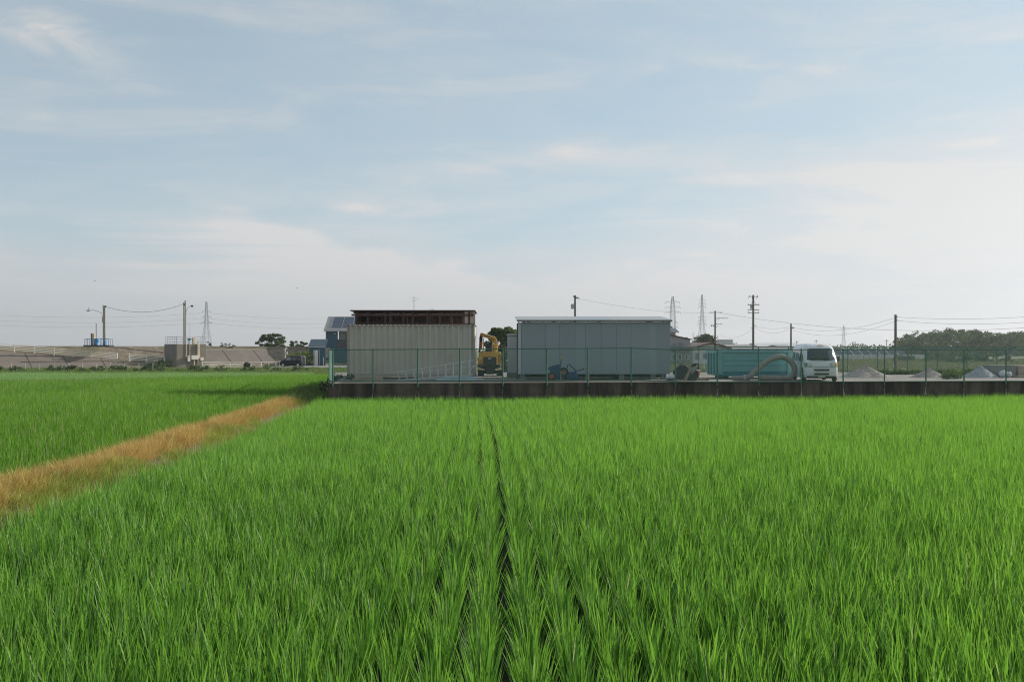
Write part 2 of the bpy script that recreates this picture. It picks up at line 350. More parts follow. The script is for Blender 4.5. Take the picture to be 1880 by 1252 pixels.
# ------------------------------------------------------------------ scattering (plants nobody could count)
def fnoise(x, y, s, seed=0):
    r = np.random.RandomState(seed); out = 0
    for k in range(7):
        a = r.uniform(0, 2*np.pi); f = s*(1.0+.55*k); ph = r.uniform(0, 6.28)
        out = out+np.sin((x*np.cos(a)+y*np.sin(a))*f+ph+1.3*np.sin((x*np.sin(a)-y*np.cos(a))*f*.6+ph*2))/(1+.4*k)
    return out/3.0
def clump_obj(name, nb, h, hv, spread, wid, lean, curve, m, seed, segs=3, dead=0.0):
    r = np.random.RandomState(seed); V = []; Fc = []; bv = []; dd = []
    for b in range(nb):
        a = r.uniform(0, 2*np.pi); br = spread*math.sqrt(r.rand()); bx, by = br*math.cos(a), br*math.sin(a)
        da = a+r.normal(0, .7); L = h*(1+r.uniform(-hv, hv)); le = lean*r.uniform(.1, 1.0); cu = curve*r.uniform(.2, 1.6)
        fa = r.uniform(0, 2*np.pi); w = wid*r.uniform(.7, 1.3); wx, wy = math.cos(fa)*w/2, math.sin(fa)*w/2
        q = r.rand(); dq = 1.0 if r.rand() < dead else 0.0
        o = len(V); x, y, z = bx, by, 0.0; ang = le
        for s in range(segs+1):
            t = s/segs; k = (1-.25*t) if s < segs else 0.0
            if s == 0: k = .55
            if s < segs: V += [(x-wx*k, y-wy*k, z), (x+wx*k, y+wy*k, z)]; bv += [q, q]; dd += [dq]*2
            else: V.append((x, y, z)); bv.append(q); dd.append(dq)
            st = L/segs; x += math.sin(ang)*math.cos(da)*st; y += math.sin(ang)*math.sin(da)*st; z += math.cos(ang)*st; ang += cu/segs
        for s in range(segs-1): i = o+2*s; Fc.append((i, i+1, i+3, i+2))
        i = o+2*(segs-1); Fc.append((i, i+1, i+2))
    me = bpy.data.meshes.new(name); me.from_pydata(V, [], Fc); me.update()
    for nm, dat in (('bv', bv), ('dead', dd)):
        at = me.attributes.new(nm, 'FLOAT', 'POINT'); at.data.foreach_set('value', dat)
    me.materials.append(m)
    return bpy.data.objects.new(name, me)
def scatter(name, P, rot, scl, idx, tint, objs, label, cat):
    src = bpy.data.collections.new(name+'_plants')
    for o in objs: src.objects.link(o)
    n = len(P); me = bpy.data.meshes.new(name); me.vertices.add(n); me.vertices.foreach_set('co', np.asarray(P, 'f').ravel())
    for nm, ty, dat, key in (('rot', 'FLOAT_VECTOR', rot, 'vector'), ('scl', 'FLOAT_VECTOR', scl, 'vector'), ('idx', 'INT', idx, 'value'), ('tint', 'FLOAT', tint, 'value')):
        at = me.attributes.new(nm, ty, 'POINT'); at.data.foreach_set(key, np.asarray(dat, 'i' if ty == 'INT' else 'f').ravel())
    ob = bpy.data.objects.new(name, me); COL.objects.link(ob); ob['kind'] = 'stuff'; tag(ob, label, cat)
    g = bpy.data.node_groups.new(name+'_scatter', 'GeometryNodeTree')
    g.interface.new_socket('Geometry', in_out='INPUT', socket_type='NodeSocketGeometry'); g.interface.new_socket('Geometry', in_out='OUTPUT', socket_type='NodeSocketGeometry')
    gi = g.nodes.new('NodeGroupInput'); go = g.nodes.new('NodeGroupOutput'); ip = g.nodes.new('GeometryNodeInstanceOnPoints'); ci = g.nodes.new('GeometryNodeCollectionInfo')
    ci.inputs[0].default_value = src; ci.inputs['Separate Children'].default_value = True; ci.inputs['Reset Children'].default_value = True
    ip.inputs['Pick Instance'].default_value = True
    def na(nm, ty):
        a = g.nodes.new('GeometryNodeInputNamedAttribute'); a.data_type = ty; a.inputs[0].default_value = nm; return a.outputs[0]
    L = g.links; L.new(gi.outputs[0], ip.inputs['Points']); L.new(ci.outputs[0], ip.inputs['Instance'])
    L.new(na('idx', 'INT'), ip.inputs['Instance Index']); L.new(na('rot', 'FLOAT_VECTOR'), ip.inputs['Rotation']); L.new(na('scl', 'FLOAT_VECTOR'), ip.inputs['Scale'])
    L.new(ip.outputs[0], go.inputs[0])
    ob.modifiers.new('scatter', 'NODES').node_group = g
    return ob

# ------------------------------------------------------------------ ground
gp = MB(); gp.quad((-3000, -200, -.25), (3000, -200, -.25), (3000, 3000, -.25), (-3000, 3000, -.25)); struct('ground', gp, M['plain'])
def curve(y): return -0.00075*y*y
def LLf(y): return -7.80-.001*y*y
def LRf(y): return -5.85-.0012*y*y
def wally(x): return 41.42+0.1167*x                # front line of the retaining wall
WL = -7.47; WLY = wally(WL)
# paddy mud, on which both fields stand
pm = MB(); ys = np.linspace(2.6, 41, 14)
for a, b in zip(ys[:-1], ys[1:]): pm.quad((LRf(a)-.3, a, 0), (30, a, 0), (30, b, 0), (LRf(b)-.3, b, 0))
pm.quad((-8.6, 40.9, .001), (30, 40.9, .001), (30, 45.2, .001), (-8.6, 45.2, .001))
struct('paddy_mud', pm, M['mud'])
lm = MB()
for a, b in zip(np.linspace(2.6, 60, 20)[:-1], np.linspace(2.6, 60, 20)[1:]): lm.quad((-60, a, 0), (LLf(a)+.2, a, 0), (LLf(b)+.2, b, 0), (-60, b, 0))
lm.quad((-60, 60, 0), (-8, 60, 0), (-8, 94.5, 0), (-60, 94.5, 0))
struct('far_paddy_mud', lm, M['mud'])
# low bank (levee) between the two fields
lv = MB(); prof = [(-.15, -.01), (.06, .14), (.25, .24), (.5, .23), (.72, .13), (.9, .05), (1.06, -.02)]
ys = np.linspace(3, 50, 60)
for y in ys:
    for f_, z in prof: lv.v.append((LLf(y)+(LRf(y)-LLf(y))*f_+.05*math.sin(y*1.7), y, z+(.025*math.sin(y*2.3+f_*9)+.015*math.sin(y*6.1+f_*17) if z > 0 else 0)))
n_ = len(prof)
for i in range(len(ys)-1):
    for k in range(n_-1): a = i*n_+k; lv.f.append((a, a+1, a+n_+1, a+n_))
struct('levee', lv, M['soil'])
# raised farm track that the photographer stands on
tr = MB(); tr.prism([(-8, -.2), (2.4, -.05), (1.4, .85), (-6, .9), (-9, -.2)], 0, -40, 40); struct('farm_track', tr, M['soil'])
# earth band at the far side of the left field, ditch and verge
def fieldedge(x): return 64+.8*(x+33)
eb = MB(); eb.box(0, 1, 0, 1, 0, 1); eb.v = [(-62, 41.8, 0), (-20.5, 75.6, 0), (-62, 51, 0), (-19.5, 76.6, 0), (-62, 42.3, .40), (-21, 75.8, .36), (-62, 50, .40), (-20, 76.2, .36)]; struct('earth_band', eb, M['earth'])
vg = MB(); vg.box(-120, -8, 94.8, 95.6, -.22, .0); struct('ditch_edge', vg, M['road'])

# ------------------------------------------------------------------ rice
def grid_points(x0, x1, y0, y1, rx, ry, gap=0.0):
    ks = np.arange(math.floor(x0/rx), math.ceil(x1/rx)); rows = np.where(ks < 0, ks*rx+rx/2-gap/2+.0, ks*rx+rx/2+gap/2)
    yy = np.arange(y0, y1, ry); gx, gy = np.meshgrid(rows, yy); gx = gx.ravel(); gy = gy.ravel()
    gx = gx+np.random.normal(0, .018, gx.shape); gy = gy+np.random.normal(0, ry*.22, gy.shape)
    return gx+curve(gy), gy
near = [clump_obj('rice_plant', 46, .44, .42, .055, .0115, .22, .20, M['rice'], 10+i, 4, .004) for i in range(7)]
mid = [clump_obj('rice_plant_z', 22, .49, .22, .06, .018, .24, .22, M['rice'], 40+i, 2, .006) for i in range(4)]
def rice(name, gx, gy, label, objs, nn, nm, split, base_t, seed, zs=1.0, trend=None):
    n = len(gx); w = fnoise(gx, gy*.6, .55, seed); w2 = fnoise(gx, gy*.5, .16, seed+3)
    z = zs*(1+.07*w+.06*w2+np.random.normal(0, .07, n))
    rot = np.stack([np.random.normal(.0, .07, n)+.02*w, np.random.normal(.02, .07, n)+.05*w2, np.random.uniform(0, 6.28, n)], 1)
    scl = np.stack([np.ones(n)*1.05, np.ones(n)*1.05, z], 1)
    idx = np.where(gy < split, np.random.randint(0, nn, n), nn+np.random.randint(0, max(nm, 1), n))
    t = base_t+.12*w+.13*w2+np.random.normal(0, .13, n)
    if trend is not None: t = t+trend
    return scatter(name, np.stack([gx, gy, np.zeros(n)], 1), rot, scl, idx, t, objs, label, 'rice crop')
gx, gy = grid_points(-12, 27, 2.9, 45.5, .30, .175, .05)
k = (gx > LRf(gy)+.03*np.sin(gy*3)) & (np.abs(gx) < .515*gy+3.2) & (gy < wally(gx)-.22)
k &= ~((gx < -7.4) & (gy > 41.5))
gx, gy = gx[k], gy[k]
rice('rice_crop', gx, gy, 'bright green young rice in rows filling the near paddy in front of the wall', near+mid, 7, 4, 17, .26, 1, 1.0, np.clip((gy-12)/80, .0, .22)+np.clip(gx*.006, -.08, .12))
farc = [clump_obj('rice_plant_y', 20, .50, .2, .07, .022, .24, .22, M['rice2'], 60+i, 2, .02) for i in range(4)]
gx, gy = grid_points(-52, -6, 10, 86, .30, .19)
k = (gx < LLf(gy)-.05) & (gx > -.515*gy-4) & (gy < fieldedge(gx)) & (gy < 85.8) & ((gy < 40) | (gy > 61.4) | (gx < -7.75-.176*(gy-40.5)))
k &= (gy < 46) | (np.random.rand(len(gx)) < .7)
gx, gy = gx[k], gy[k]
rice('rice_crop', gx, gy, 'darker green rice in the left paddy beyond the brown levee', farc, 4, 0, 1e9, .20, 11, 1.0)
palec = [clump_obj('rice_plant_x', 18, .30, .2, .12, .022, .30, .25, M['ricepale'], 80+i, 2) for i in range(3)]
gx, gy = grid_points(-60, -12, 45, 94, .34, .34)
k = (gy > fieldedge(gx)+10.5) & (gx > -.515*gy-4) & (gy < 93); gx, gy = gx[k], gy[k]
rice('rice_crop', gx, gy, 'pale green strip of rice far beyond the left paddy', palec, 3, 0, 1e9, .35, 21, 1.0)

def tufts(name, n, fx, fy, fz, objs, label, cat, smin=.7, smax=1.2, lean=.15, tb=.2, keep=None):
    x = fx(n); y = fy(n)
    if keep is not None:
        q = keep(x, y); x, y = x[q], y[q]; n = len(x)
    x2 = x; z = fz(x, y)
    s = np.random.uniform(smin, smax, n)*(1+.28*fnoise(x, y, 2.1, 8))
    rot = np.stack([np.random.normal(0, lean, n), np.random.normal(0, lean, n), np.random.uniform(0, 6.28, n)], 1)
    return scatter(name, np.stack([x2, y, z], 1), rot, np.stack([s, s, s], 1), np.random.randint(0, len(objs), n), tb+np.random.normal(0, .15, n)+.32*fnoise(x, y, 1.2, 5), objs, label, cat)
U = np.random.uniform
# levee vegetation: dead brown grass on the far shoulder, yellow-green grass on the near one
dryc = [clump_obj('dry_grass_plant', 34, .36, .5, .10, .007, .65, .8, M['dry'], 100+i, 3) for i in range(5)]
ygc = [clump_obj('live_grass_plant', 30, .30, .4, .09, .008, .8, .9, M['ygreen'], 120+i, 3) for i in range(4)]
stc = [clump_obj('straw_plant', 16, .22, .5, .12, .006, 1.4, .5, M['straw'], 140+i, 2) for i in range(3)]
def lev_pts(n, y0, y1, f0, fs, fmin, fmax, thr=-9, sd_n=77):
    y = U(y0, y1, n); f = np.random.normal(f0, fs, n); x = LLf(y)+(LRf(y)-LLf(y))*f
    k = (f > fmin) & (f < fmax) & (fnoise(x*.6, y*.35, 1.3, sd_n) > thr); return x[k], y[k], f[k]
def levz(f): return np.interp(f, [-.15, .06, .25, .5, .72, .9, 1.06], [0, .12, .22, .21, .11, .03, 0])
def levee_tufts(name, pts, objs, label, cat, a, b, lean, tb):
    x, y, f = pts
    tufts(name, len(x), lambda n: x, lambda n: y, lambda x_, y_: levz(f), objs, label, cat, a, b, lean, tb)
levee_tufts('dead_grass', lev_pts(7500, 8, 39.5, .18, .14, -.06, .55, -.62, 61), dryc, 'dead orange-brown grass along the far shoulder of the levee', 'dry grass', .55, 1.05, .2, .3)
levee_tufts('yellow_green_grass', lev_pts(8500, 8, 40, .42, .24, .0, .95, -.2), ygc, 'yellowing green grass in patches on the near half of the levee', 'grass', .5, 1.0, .3, .35)
levee_tufts('straw_litter', lev_pts(3800, 8, 42, .74, .09, .5, .98, -.6, 31), stc, 'flattened pale straw littering the near edge of the levee', 'straw', .5, 1.1, .3, .35)
sgc = [clump_obj('short_grass_plant', 22, .12, .5, .12, .008, .9, .5, M['weed'], 150+i, 2) for i in range(3)]
levee_tufts('short_grass', lev_pts(5000, 8, 42, .88, .08, .6, 1.03, -.4, 13), sgc, 'short pale green grass between the straw and the near rice rows', 'grass', .6, 1.2, .2, .5)
wdc = [clump_obj('weed_plant', 26, .42, .4, .16, .018, .8, .7, M['weed'], 160+i, 3) for i in range(4)]
_y = U(39, 52, 1500); _x = -7.75-.185*(_y-40.4)-U(0, 1.3, 1500)
P3 = np.stack([_x, _y], 1)
tufts('verge_weeds', len(P3), lambda n: P3[:, 0], lambda n: P3[:, 1], lambda x, y: .10+.0*x, wdc, 'dark weeds in the shade at the left corner of the retaining wall', 'weeds', .5, 1.1, .25, .1)
wdf = [clump_obj('weed_far_plant', 20, .55, .5, .35, .05, .7, .6, M['weed'], 180+i, 2) for i in range(4)]
_x = U(-75, -8, 14000); _y = U(96, 140, 14000)
def bandy(x): return 130+(x+66)*.855
tufts('verge_grass', 14000, lambda n: _x, lambda n: _y, lambda x, y: -.25+0*x, wdf, 'rough green verge grass between the far ditch and the embankment', 'grass', .2, .62, .2, .25,
      keep=lambda x, y: (x > -.53*y-3) & (y < np.minimum(bandy(x), 134)-1) & (x < -.15*y))
# ground cover on the plain behind the yard
_x = U(8, 130, 16000); _y = U(61, 245, 16000)
wdr = [clump_obj('field_grass_plant', 16, .5, .5, .6, .09, .7, .5, M['plainweed'], 200+i, 2) for i in range(3)]+[clump_obj('field_grass_plant_z', 16, .55, .5, .6, .09, .6, .5, M['plainweed'], 210+i, 2) for i in range(2)]
tufts('plain_grass', 16000, lambda n: _x, lambda n: _y, lambda x, y: -.25+0*x, wdr, 'rough grass on the flat land behind the back fence', 'grass', .3, .9, .15, .2, keep=lambda x, y: (x < .53*y+4) & (x > .15*y))
rdc = [clump_obj('reddish_grass_plant', 18, .6, .4, .5, .06, .5, .5, M['dry'], 220+i, 2) for i in range(3)]
_x = U(25, 46, 1500); _y = U(68, 100, 1500)
tufts('reddish_grass', 1500, lambda n: _x, lambda n: _y, lambda x, y: -.25+0*x, rdc, 'reddish dry grass patch around the lone pole behind the back fence', 'dry grass', .5, 1.0, .15, .45, keep=lambda x, y: (x > .37*y) & (x < .49*y))

# ------------------------------------------------------------------ yard platform and retaining wall
YZ = 1.04
yd = MB(); yd.prism([(WL+.2, WLY+.2), (34, wally(34)+.2), (36, 61), (-10.85, 60.8)], 2, -.25, YZ); struct('yard_ground', yd, M['yard'])
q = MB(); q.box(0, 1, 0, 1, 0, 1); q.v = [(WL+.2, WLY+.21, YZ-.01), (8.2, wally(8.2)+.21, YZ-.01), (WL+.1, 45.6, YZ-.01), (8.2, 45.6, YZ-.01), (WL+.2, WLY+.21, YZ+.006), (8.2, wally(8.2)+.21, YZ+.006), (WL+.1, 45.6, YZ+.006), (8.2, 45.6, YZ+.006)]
struct('dark_yard_strip', q, M['dirt'])  # darker ground tone laid along the front edge of the yard
rw = thing('retaining_wall', 'dark stained concrete retaining wall along the far edge of the rice paddy', 'wall', (0, 0, 0))
POSTS = [611, 685, 767, 844, 923, 1004, 1079, 1159, 1240, 1317, 1393, 1471, 1548, 1624, 1700, 1770, 1847, 1922, 1998, 2072]
def on_wall(px, off=0.0):
    t = (px-CX)/F; y = (41.42+off)/(1-.1167*t); return t*y, y
wx = [WL]+[on_wall(p)[0] for p in POSTS[1:]]+[32.5]
for i, (a, b) in enumerate(zip(wx[:-1], wx[1:])):
    a2, b2 = a+.006, b-.006; jy = random.uniform(-.006, .006)
    MB().add([(a2, wally(a2)+jy, -.2), (b2, wally(b2)+jy, -.2), (b2, wally(b2)+.2, -.2), (a2, wally(a2)+.2, -.2), (a2, wally(a2)+jy, YZ+.03), (b2, wally(b2)+jy, YZ+.03), (b2, wally(b2)+.2, YZ+.03), (a2, wally(a2)+.2, YZ+.03)],
             [(0, 3, 2, 1), (4, 5, 6, 7), (0, 1, 5, 4), (1, 2, 6, 5), (2, 3, 7, 6), (3, 0, 4, 7)]).build('wall_panel', M['wall'], rw)
# the wall's return along the left side
MB().add([(WL-.02, WLY, -.2), (WL+.18, WLY+.01, -.2), (-10.8, 61, -.2), (-11.05, 61, -.2), (WL-.02, WLY, YZ+.03), (WL+.18, WLY+.01, YZ+.03), (-10.8, 61, YZ+.03), (-11.05, 61, YZ+.03)],
         [(0, 3, 2, 1), (4, 5, 6, 7), (0, 1, 5, 4), (1, 2, 6, 5), (2, 3, 7, 6), (3, 0, 4, 7)]).build('side_wall', M['wall'], rw)
for i, p in enumerate(POSTS[1:18]):
    x, y = on_wall(p, -.012); top = random.uniform(.70, .90); bot = random.uniform(.42, .50); w = random.uniform(.018, .05) if p > 1300 else random.uniform(.012, .025)
    s = random.uniform(-.06, .06); y -= .004
    MB().add([(x-.008, y, top), (x+.010, y, top), (x+.3*w+s*.5, y, (top+bot)/2), (x+w+s, y, bot), (x-w+s, y, bot), (x-.4*w+s*.5, y, (top+bot)/2),
              (x-.008, y+.012, top), (x+.010, y+.012, top), (x+.3*w+s*.5, y+.012, (top+bot)/2), (x+w+s, y+.012, bot), (x-w+s, y+.012, bot), (x-.4*w+s*.5, y+.012, (top+bot)/2)],
             [(0, 1, 2, 3, 4, 5), (11, 10, 9, 8, 7, 6), (0, 6, 7, 1), (1, 7, 8, 2), (2, 8, 9, 3), (3, 9, 10, 4), (4, 10, 11, 5), (5, 11, 6, 0)]).build('lime_streak', M['lime'], rw)

# ------------------------------------------------------------------ chain-link fences
def mesh_bay(a, b, za0, za1, zb0, zb1, pitch=.056, r=.0030):
    """diamond mesh between two posts; wires cut at the bay's edges"""
    a = Vector(a); b = Vector(b); L = (b-a).length; d = (b-a)/L; q = MB(); st = pitch*math.sqrt(2)
    def at(s, z): return (a.x+d.x*s, a.y+d.y*s, z)
    z0 = min(za0, zb0); z1 = max(za1, zb1); H = z1-z0
    def lo(s): return za0+(zb0-za0)*s/L
    def hi(s): return za1+(zb1-za1)*s/L
    for sg in (1, -1):
        s = -H
        while s < L+H:
            # wire: position s0+sg*t at height z0+t
            pts = []
            for t in np.linspace(0, H, 24):
                u = s+sg*t; z = z0+t
                if 0 <= u <= L and lo(u) <= z <= hi(u): pts.append((u, z))
            if len(pts) >= 2:
                n = Vector((-d.y, d.x, 0))*(.0022*sg)
                p0 = Vector(at(*pts[0]))+n; p1 = Vector(at(*pts[-1]))+n; q.tube([p0, p1], r, 3, False)
            s += st
    return q
def fence(root, posts, zg, ztop, zbot, pr=.032, rr=.023, pitch=.056, wr=.0030):
    """posts: list of (x,y); zg/ztop/zbot: lists"""
    for i, (x, y) in enumerate(posts):
        q = MB().tube([(x, y, zg[i]), (x, y, ztop[i]+.03)], pr, 8); q.tube([(x, y, ztop[i]+.03), (x, y, ztop[i]+.05)], [pr*1.1, pr*.4], 8)
        q.build('post', M['green'], root, smooth=False)
    for i in range(len(posts)-1):
        a, b = posts[i], posts[i+1]
        MB().tube([(*a, ztop[i]), (*b, ztop[i+1])], rr, 6).build('top_rail', M['green'], root)
        MB().tube([(*a, zbot[i]), (*b, zbot[i+1])], rr, 6).build('bottom_rail', M['green'], root)
        mesh_bay((*a, 0), (*b, 0), zbot[i], ztop[i], zbot[i+1], ztop[i+1], pitch, wr).build('mesh_panel', M['mesh'], root)
fpost = [on_wall(p, -.045) for p in POSTS]
ft = []; fb = []
for p in POSTS:
    d = on_wall(p)[1]
    yt = np.interp(p, [611, 844, 1004, 1159, 1240, 1900], [642.4, 641.2, 640.3, 639.4, 642.3, 642.0]); yb = np.interp(p, [611, 844, 1004, 1159, 1240, 1400, 1900], [700.8, 699, 698.4, 697.6, 701.2, 701.4, 699.6])
    ft.append(Z(yt, d)); fb.append(Z(yb, d))
fr = thing('chain_link_fence', 'long green chain-link fence on top of the front retaining wall', 'fence')
fence(fr, fpost, [.90+random.uniform(-.02, .02) for _ in POSTS], ft, fb)
side = [(WL+.02+(-.185)*(k*1.8)*.985, WLY+.05+k*1.8) for k in range(12)]
side[0] = (fpost[0][0]-.09, fpost[0][1]+.5)
fs_ = thing('chain_link_fence', 'green chain-link fence running back along the left side of the yard', 'fence')
fence(fs_, side, [YZ-.05]*12, [ft[0]]*12, [fb[0]]*12)
bk = thing('chain_link_fence', 'green chain-link fence along the back of the yard behind the gravel heaps', 'fence')
bp = [(X(1228.5+54.7*k, 60.0), 60.0) for k in range(15)]
fence(bk, bp, [YZ-.05]*15, [Z(637.6, 60)]*15, [YZ+.1]*15, .032, .024, .056, .0030)

# ------------------------------------------------------------------ shipping container
cx0, cx1, cy0, cy1, cz0, cz1 = X(637, 47.5), X(871.5, 47.5), 47.5, 49.9, 1.12, Z(595.5, 47.5)
ct = thing('shipping_container', 'beige corrugated shipping container standing behind the left part of the fence', 'shipping container', ((cx0+cx1)/2, (cy0+cy1)/2, cz0))
hw, hd, H = (cx1-cx0)/2, (cy1-cy0)/2, cz1-cz0
def corr(x0, x1, y, z0, z1, pitch, depth, flip=1, th=.004):
    """trapezoid corrugated sheet along x"""
    pts = []; x = x0; up = False
    while x < x1-1e-6:
        for fx, dd in ((.0, 0), (.26, 0), (.50, 1), (.76, 1)):
            xx = x+fx*pitch
            if xx <= x1: pts.append((xx, y+flip*depth*dd))
        x += pitch
    pts.append((x1, y)); q = MB(); n = len(pts)
    q.v = [(px, py, z0) for px, py in pts]+[(px, py, z1) for px, py in pts]+[(px, py+th*flip, z0) for px, py in pts]+[(px, py+th*flip, z1) for px, py in pts]
    for i in range(n-1): q.f += [(i, i+1, n+i+1, n+i), (2*n+i+1, 2*n+i, 3*n+i, 3*n+i+1), (n+i, n+i+1, 3*n+i+1, 3*n+i)]
    return q
corr(-hw+.12, hw-.12, -hd+.004, .17, H-.10, .272, .058).build('side_wall', M['cont'], ct)
corr(-hw+.12, hw-.12, hd-.02, .17, H-.10, .272, .036, -1).build('side_wall', M['cont'], ct)
for sx in (-1, 1):
    x = sx*(hw-.03); box(x-.015, x+.015, -hd+.09, hd-.09, .17, H-.10).build('end_wall', M['cont'], ct)
    for sy in (-1, 1):
        y = sy*(hd-.05); box(min(sx*hw, sx*(hw-.115)), max(sx*hw, sx*(hw-.115)), y-.05, y+.05, .12, H-.12).build('corner_post', M['contrail'], ct, bevel=.01)
        for zz in (0, H-.12):
            q = MB(); q.box(min(sx*(hw+.004), sx*(hw-.165)), max(sx*(hw+.004), sx*(hw-.165)), y-.055 if sy < 0 else y-.11, y+.11 if sy < 0 else y+.055, zz, zz+.12)
            c = q.build('corner_casting', M['contrail'], ct, bevel=.008)
            MB().box(sx*(hw-.08)-.03, sx*(hw-.08)+.03, sy*(hd+.003)-.004, sy*(hd+.003)+.004, zz+.035, zz+.09).build('casting_slot', M['dark'], c)
for sy in (-1, 1):
    y = sy*(hd-.03)
    box(-hw+.17, hw-.17, y-.03, y+.03, H-.10, H-.04).build('top_rail', M['contrail'], ct)
    box(-hw+.17, hw-.17, y-.04, y+.035, .02, .17).build('bottom_rail', M['contrail'], ct)
for x in (-1.05, 1.05): box(x-.17, x+.17, -hd-.008, -hd+.02, .035, .13).build('fork_pocket', M['dark'], ct)
q = MB(); n = 0
x = -hw+.2
while x < hw-.25:
    q.prism([(x, H-.045), (x+.05, H-.012), (x+.15, H-.012), (x+.20, H-.045)], 1, -hd+.0, hd-.0); x += .212
q.box(-hw+.17, hw-.17, -hd+.05, hd-.05, H-.06, H-.046)
q.build('corrugated_roof', M['contrail'], ct)
for x in (-hw+.55, hw-.62):
    MB().tube([(x-.035, -hd+.004, H-.13), (x-.035, -hd-.03, H-.24), (x+.035, -hd-.03, H-.24), (x+.035, -hd+.004, H-.13)], .008, 5).build('lashing_ring', M['contrail'], ct)
for i, (x, w) in enumerate(((-2.7, .25), (2.75, .25))):
    for y in (-.95, .95): tag(box(ct.location.x+x-w, ct.location.x+x+w, ct.location.y+y-.1, ct.location.y+y+.1, YZ-.01, cz0-.002).build('timber_block', M['wood'], bevel=.01),
        ['timber block under the front left of the beige container', 'timber block under the rear left of the beige container', 'timber block under the front right of the beige container', 'timber block under the rear right of the beige container'][i*2+(y > 0)], 'timber')

# ------------------------------------------------------------------ rust-brown shelter behind the container
sy0 = 50.6
sh = thing('rusty_shelter', 'rust-brown corrugated shelter whose roof shows above the beige container', 'shed', (X(758, sy0), sy0, YZ))
def sx(px): return X(px, sy0)-sh.location.x
zt = Z(571, sy0)-YZ; L0, L1 = sx(651), sx(869)
for i in range(5):
    a = L0+(L1-L0)*i/5; b = L0+(L1-L0)*(i+1)/5-.002
    corr(a, b, 2.6, .1, zt-.12, .12, .02, -1).build('back_panel', M['rustpanel'], sh)
corr(sx(853), sx(872.4), .10, zt-1.1, zt-.03, .15, .02, 1).build('beige_panel', M['beigesheet'], sh)
# underside-dark roof sheet, sloping back
q = MB(); xs0, xs1 = sx(642.5), sx(872.5)
q.prism([(-.05, zt), (2.9, zt-.06), (2.9, zt-.025), (-.05, zt+.04)], 0, xs0, xs1)
q.build('roof_sheet', M['darksheet'], sh)
for k in range(9):
    x = xs0+.2+(xs1-xs0-.4)*k/8
    MB().box(x-.03, x+.03, .0, 2.6, zt-.13, zt-.075).build('rafter', M['rust'], sh)
MB().bar((sx(645), .06, zt-.21), (sx(869), .06, zt-.21), .05, .10).build('eave_beam', M['rustred'], sh)
MB().bar((sx(650), 1.2, zt-.28), (sx(869), 1.2, zt-.28), .05, .08).build('purlin', M['rust'], sh)
MB().bar((sx(655), .6, zt-.62), (sx(713), .6, zt-.42), .05, .05).build('brace', M['rust'], sh)
MB().bar((sx(655), .1, zt-.62), (sx(872), .1, zt-.66), .05, .05).build('girt', M['rust'], sh)
for px in (653.5, 674.5, 707, 716.5, 739.5, 757.5, 784.5, 807.5, 828, 850, 861):
    w = random.choice((.035, .06, .05)); x = sx(px)
    MB().box(x-w, x+w, .1, .1+2*w, -.02, zt-.05).build('column', M['rust'] if px > 680 else M['darksheet'], sh)
box(L0, L0+.03, .15, 2.6, 0, zt-.1).build('side_sheet', M['rustpanel'], sh)
# TV aerials behind it
def aerial(px, ytop, d, label, n, span):
    t = thing('tv_aerial', label, 'aerial', (X(px, d), d, YZ if d < 58 else -.25)); zt_ = Z(ytop, d)-t.location.z
    MB().tube([(0, 0, 0), (0, 0, zt_)], .016, 6).build('mast', M['galv'], t)
    q = MB(); q.bar((-span*.55, 0, zt_-.06), (span*.6, .12, zt_-.12), .016)
    for k in range(n): x = -span*.5+span*k/(n-1); q.bar((x-.06, -.22, zt_-.075-.03*k/n), (x+.06, .22, zt_-.075-.03*k/n), .010)
    q.bar((-.12, 0, zt_-.28), (.16, .05, zt_-.22), .012)
    q.build('antenna_elements', M['galv'], t)
aerial(760, 544.5, 56, 'thin television aerial on a mast rising behind the rust-brown shelter', 7, .42)
aerial(793, 566, 57.5, 'small low aerial tip showing just above the right half of the rust-brown shelter', 4, .25)

# ------------------------------------------------------------------ slate-grey prefab building
pd = 47.0
pb = thing('prefab_building', 'slate-grey flat-panelled prefab building with a pale lean-to roof in mid yard', 'building', (X(951, pd), pd, YZ))
def bx(px): return X(px, pd)-pb.location.x
PW = bx(1231); PH0, PH1 = .25, Z(591, pd)-YZ
edges = [957, 1002, 1027, 1056, 1075, 1104, 1132, 1160, 1190, 1206, 1231]
mats = ['prefabA', 'prefabB', 'prefabA', 'prefabB', 'prefabA', 'prefabA', 'prefabA', 'prefabA', 'prefabB', 'prefabC']
for (a, b), mm in zip(zip(edges[:-1], edges[1:]), mats):
    box(bx(a)+.003, bx(b)-.003, 0, .05, PH0, PH1).build('wall_panel', M[mm], pb, bevel=.004)
box(bx(951), bx(956.5), -.01, .06, PH0, PH1-.02).build('corner_trim', M['trim'], pb)
for (y0, y1) in ((3.0, 3.05),): box(0, PW, y0, y1, PH0, PH1).build('back_wall', M['prefabA'], pb)
box(.0, .05, .06, 3.0, PH0, PH1).build('side_wall', M['prefabA'], pb); box(PW-.05, PW, .06, 3.0, PH0, PH1).build('side_wall', M['prefabC'], pb)
box(.0, PW, 2.5, 2.56, .02, PH0-.003).build('gap_shade_board', M['dark'], pb); box(.05, PW-.05, .06, 3.0, PH0, PH0+.08).build('floor_frame', M['dark'], pb)  # first box: added dark board that stands in for shade under the floor
box(-.06, -.005, -.03, .05, .0, PH1-.08).build('rust_post', M['rust'], pb)
zf, zb = Z(588.6, pd)-YZ, Z(582.4, 50.4)-YZ
